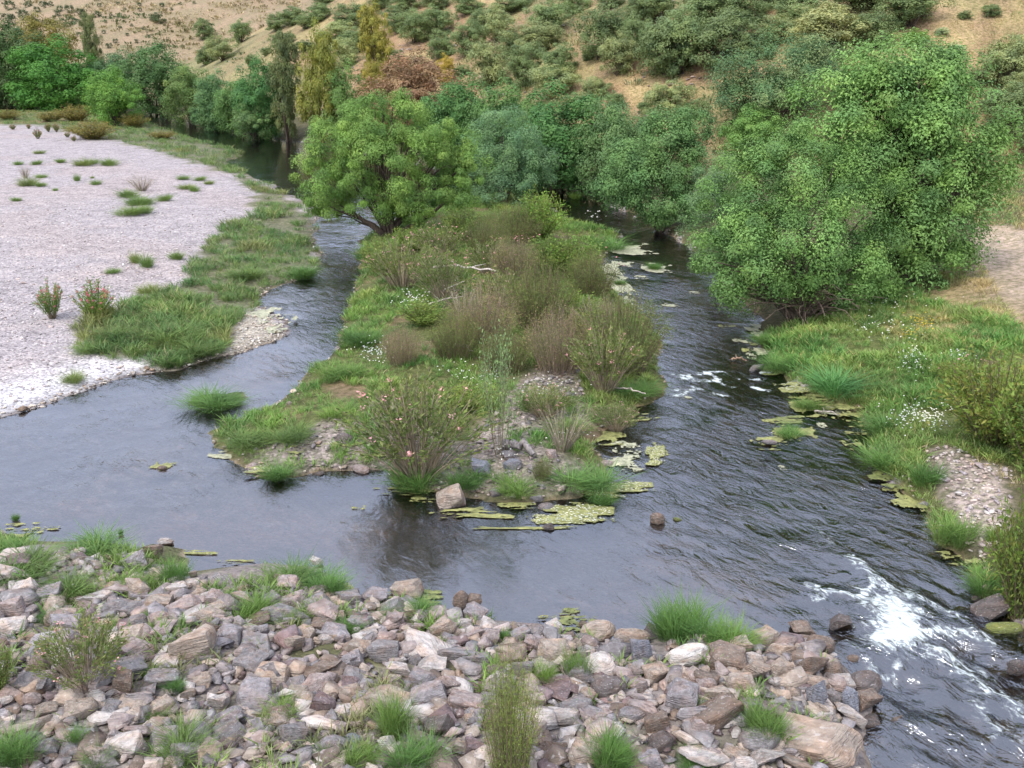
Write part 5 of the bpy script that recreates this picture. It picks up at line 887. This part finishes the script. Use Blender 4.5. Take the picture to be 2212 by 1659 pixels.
for (u, v, w, h, k) in [(1355, 538, 80, 22, 'p'), (1322, 585, 40, 30, 'p'), (1332, 620, 46, 44, 'p'), (1348, 652, 40, 36, 'p'), (1350, 572, 26, 8, 'p'), (1418, 580, 48, 16, 'p'), (1385, 600, 20, 6, 'p'), (790, 518, 60, 6, 'p'), (1570, 706, 28, 7, 'y'), (1645, 718, 44, 22, 'p'), (1590, 736, 12, 5, 'p'), (1608, 738, 14, 7, 'p'), (1626, 744, 12, 5, 'y'),
        (1610, 757, 14, 10, 'y'), (1646, 762, 34, 18, 'p'), (1622, 770, 14, 10, 'p'), (1668, 802, 44, 14, 'g'), (1740, 848, 90, 18, 'f'), (1755, 872, 70, 22, 'y'), (1745, 884, 52, 26, 'y'), (1810, 876, 90, 22, 'y'), (1795, 888, 44, 14, 'p'), (1850, 888, 70, 30, 'y'), (1840, 905, 60, 26, 'y'), (1714, 935, 76, 30, 'y'), (1660, 957, 56, 24, 'y'),
        (1705, 908, 56, 12, 'g'), (1842, 962, 30, 18, 'y'), (1775, 920, 14, 8, 'p'), (1663, 911, 24, 6, 'y'), (1850, 935, 36, 8, 'y'), (1930, 1045, 70, 28, 'g'), (1965, 1075, 70, 32, 'y'), (2005, 1100, 40, 22, 'y'), (2080, 1205, 70, 26, 'y'), (2110, 1235, 50, 30, 'y'), (2030, 1160, 24, 40, 'y'), (880, 1062, 110, 14, 'y'), (930, 1078, 60, 14, 'y'), (990, 1108, 90, 16, 'y'), (1050, 1113, 90, 10, 'y'),
        (1115, 1094, 60, 10, 'y'), (1250, 1108, 110, 30, 'f'), (1215, 1128, 110, 22, 'f'), (1130, 1142, 170, 7, 'y'), (1290, 1062, 90, 20, 'f'), (1360, 1052, 74, 18, 'f'), (1345, 1002, 60, 26, 'p'), (1352, 968, 44, 20, 'p'), (1415, 982, 30, 36, 'f'), (1310, 948, 60, 22, 'y'), (1370, 905, 80, 12, 'y'), (1430, 975, 16, 18, 'y'), (700, 985, 120, 26, 'y'), (790, 998, 70, 16, 'y'),
        (570, 1022, 60, 12, 'f'), (490, 985, 60, 12, 'p'), (350, 1008, 36, 18, 'y'), (905, 1290, 76, 20, 'g'), (845, 1288, 28, 10, 'y'), (1230, 1322, 34, 9, 'g'), (1245, 1350, 70, 22, 'g'), (1200, 1335, 60, 8, 'y'), (30, 1150, 90, 26, 'y'), (95, 1145, 44, 10, 'y'), (750, 1275, 20, 20, 'f'), (1270, 1105, 30, 20, 'g'), (600, 705, 46, 30, 'p'), (560, 690, 50, 26, 'p'), (430, 1195, 60, 6, 'y'), (510, 1215, 60, 8, 'y'), (775, 1098, 22, 6, 'y'), (1500, 633, 16, 4, 'p'), (1448, 660, 26, 6, 'p'), (1485, 860, 14, 5, 'p'), (1690, 1012, 10, 8, 'p')]:
    p = flat(u, v, 0); me, fl = random.choice(WM[k]); s = p[1] / math.cos(0) / FPX * 1.05; D = depth(p); a = math.atan2(CAMH, p[1])
    e = link('weed_mat', None, category='water plants', group='floating weed mats', label='x'); e.location = (p[0], p[1], max(.0, hz(p[0], p[1])) + .012); e.scale = (w * D / FPX * 1.25, h * D / FPX / math.sin(a) * 1.25, 1)
    e.rotation_euler = (0, 0, random.choice([0, math.pi]) + random.uniform(-.15, .15)); link('weed', me, e)
    if fl: link('flowers', fl, e, kind='stuff')
    witems.append([e, {'y': 'yellowish', 'p': 'pale cream', 'f': 'white-flowered', 'g': 'olive green'}[k] + (' long' if w > 3.4 * h else '') + (' tiny' if w < 24 else '') + ' weed mat', (u, v)])
place_labels(witems, [('the island tip boulder', 973, 1073), ('the green bank corner', 1650, 740), ('the mid-river rock', 1420, 1120), ('the olive tamarisk', 1400, 700), ('the shallow pool', 740, 990), ('the stony bank patch', 2050, 1080), ('the yellow weed corner', 1800, 880), ('the tan waterside boulder', 878, 1274), ('the white waterside rock', 1197, 1357), ('the grassy islet', 460, 870)], ('upstream of', 'downstream of', 'beyond', 'before'))

# ------------------------------------------------------------------ daisies and small flowers (too many to count)
def dots(name, spots, col, label, size=.05):
    P = []
    for (u, v, w, h, n, z) in spots:
        for _ in range(n):
            q = hit(u + random.gauss(0, w * .33), v + random.gauss(0, h * .33)); P.append(q + np.array([0, 0, z * random.uniform(.6, 1.2)]))
    P = np.array(P); P = np.repeat(P, 2, 0); n = len(P); A = nrm(np.stack([rng.normal(0, 1, n), rng.normal(0, 1, n), rng.normal(0, .3, n)], 1)); s = size * np.maximum(1, P[:, 1] / 28)
    link(name, mesh_from(name, *kites(P - A * s[:, None] * .5, A, nrm(np.array([0, -.3, 1]) + rng.normal(0, .25, (n, 3))), s, s * .8, np.clip(np.tile(col, (n, 1)) * rng.normal(1, .05, (n, 1)), 0, .85)), PETAL), None, label=label, category='flowers', kind='stuff')
dots('daisies', [(812, 775, 60, 36, 90, .35), (890, 655, 60, 30, 60, .3), (960, 640, 70, 20, 60, .3), (1850, 668, 160, 26, 110, .3), (1985, 920, 120, 50, 130, .35), (2000, 1010 - 90, 90, 24, 60, .35), (1970, 790, 50, 60, 70, .35), (1900, 720, 140, 40, 60, .3), (1030, 830, 120, 40, 60, .3), (1190, 850, 130, 40, 60, .25), (1090, 990, 40, 30, 20, .2), (1220, 960, 80, 30, 25, .25), (2060, 790, 60, 30, 30, .3), (1280, 470, 40, 20, 12, .2), (930, 545, 60, 14, 20, .5)], [.8, .8, .76], 'white daisies dotted through the grass')
dots('yellow_flowers', [(1990, 710, 50, 30, 60, .3), (1960, 740, 30, 20, 30, .3)], [.75, .52, .05], 'yellow flowers on the grassy bank below the track')
dots('pink_flowers', [(2075, 815, 70, 20, 16, .5), (960, 545, 160, 40, 40, .9), (1110, 540, 100, 40, 24, .8), (1340, 585, 60, 60, 4, .4)], [.78, .35, .4], 'scattered pink oleander blossoms', .06)

# ------------------------------------------------------------------ driftwood and planks
def log(name, a, b, za, zb, r, col, label, cat='log', twigs=2):
    A = hit(*a); B = hit(*b)
    A = flat(a[0], a[1], A[2] + za); B = flat(b[0], b[1], B[2] + zb); n = 9; pts = arc((0, 0, 0), B - A, r * 1.5, n, r * .5); parts = [tube(pts, r * np.linspace(1, .55, n) * rng.uniform(.85, 1.15, n), 7, col)]
    e = link(name, mesh_from(name, *parts[0], BARK, True), None, label=label, category=cat); e.location = A
    for k in range(twigs):
        i = 3 + 2 * k; d = nrm(rng.normal(0, 1, 3)); d[2] = abs(d[2]); L = np.linalg.norm(B - A) * .22; link('branch', mesh_from('branch', *tube(arc(pts[i], pts[i] + d * L, .02, 4, .01), np.linspace(r * .4, r * .12, 4), 5, col), BARK), e)
GW = (.42, .38, .34)
log('driftwood', (937, 578), (1072, 586), 1.0, 1.0, .06, (.55, .5, .46), 'long pale driftwood trunk lying across the oleanders', 'driftwood')
log('driftwood', (960, 625), (1040, 600), .6, .9, .03, GW, 'thin grey dead branch below the long driftwood', 'driftwood')
log('driftwood', (925, 658), (1000, 640), .3, .4, .035, GW, 'grey dead branch beside the daisies on the island', 'driftwood')
log('driftwood', (978, 746), (1022, 758), .25, .2, .05, GW, 'short grey fallen branch beside the dark tamarisk', 'driftwood')
log('weathered_log', (1092, 958), (1152, 982), .12, .12, .13, (.25, .23, .23), 'thick weathered grey log on the stony island tip', 'log', 0)
log('driftwood', (1580, 777), (1612, 778), .05, .05, .04, (.32, .22, .15), 'brown stick caught in the right channel', 'driftwood', 1)
log('driftwood', (1760, 888), (1815, 896), .05, .08, .03, GW, 'slim stick lying on the yellow weed corner', 'driftwood', 1)
log('driftwood', (1330, 838), (1395, 850), .1, .3, .03, (.5, .45, .4), 'pale dead branch sweeping from the oleander foot', 'driftwood', 1)
pk = flat(1252, 412, .35); s = depth(pk) / FPX
V = np.array([[x_, y_, z_] for z_ in (-.06, .06) for y_ in (-.2, .2) for x_ in (-18 * s, 18 * s)]); F = np.array([[0, 2, 3, 1], [4, 5, 7, 6], [0, 1, 5, 4], [2, 6, 7, 3], [0, 4, 6, 2], [1, 3, 7, 5]])
jt = link('wooden_footboard', None, label='small brown plank staging at the channel mouth under the dark alder', category='staging'); jt.location = pk
link('board', mesh_from('board', V, F, np.tile([.2, .15, .12], (8, 1)), BARK), jt)
for sx in (-14, 12): link('post', mesh_from('post', *tube([(sx * s, 0, -.8), (sx * s, 0, .9 if sx < 0 else 0)], .05, 6, (.2, .17, .15)), BARK), jt)
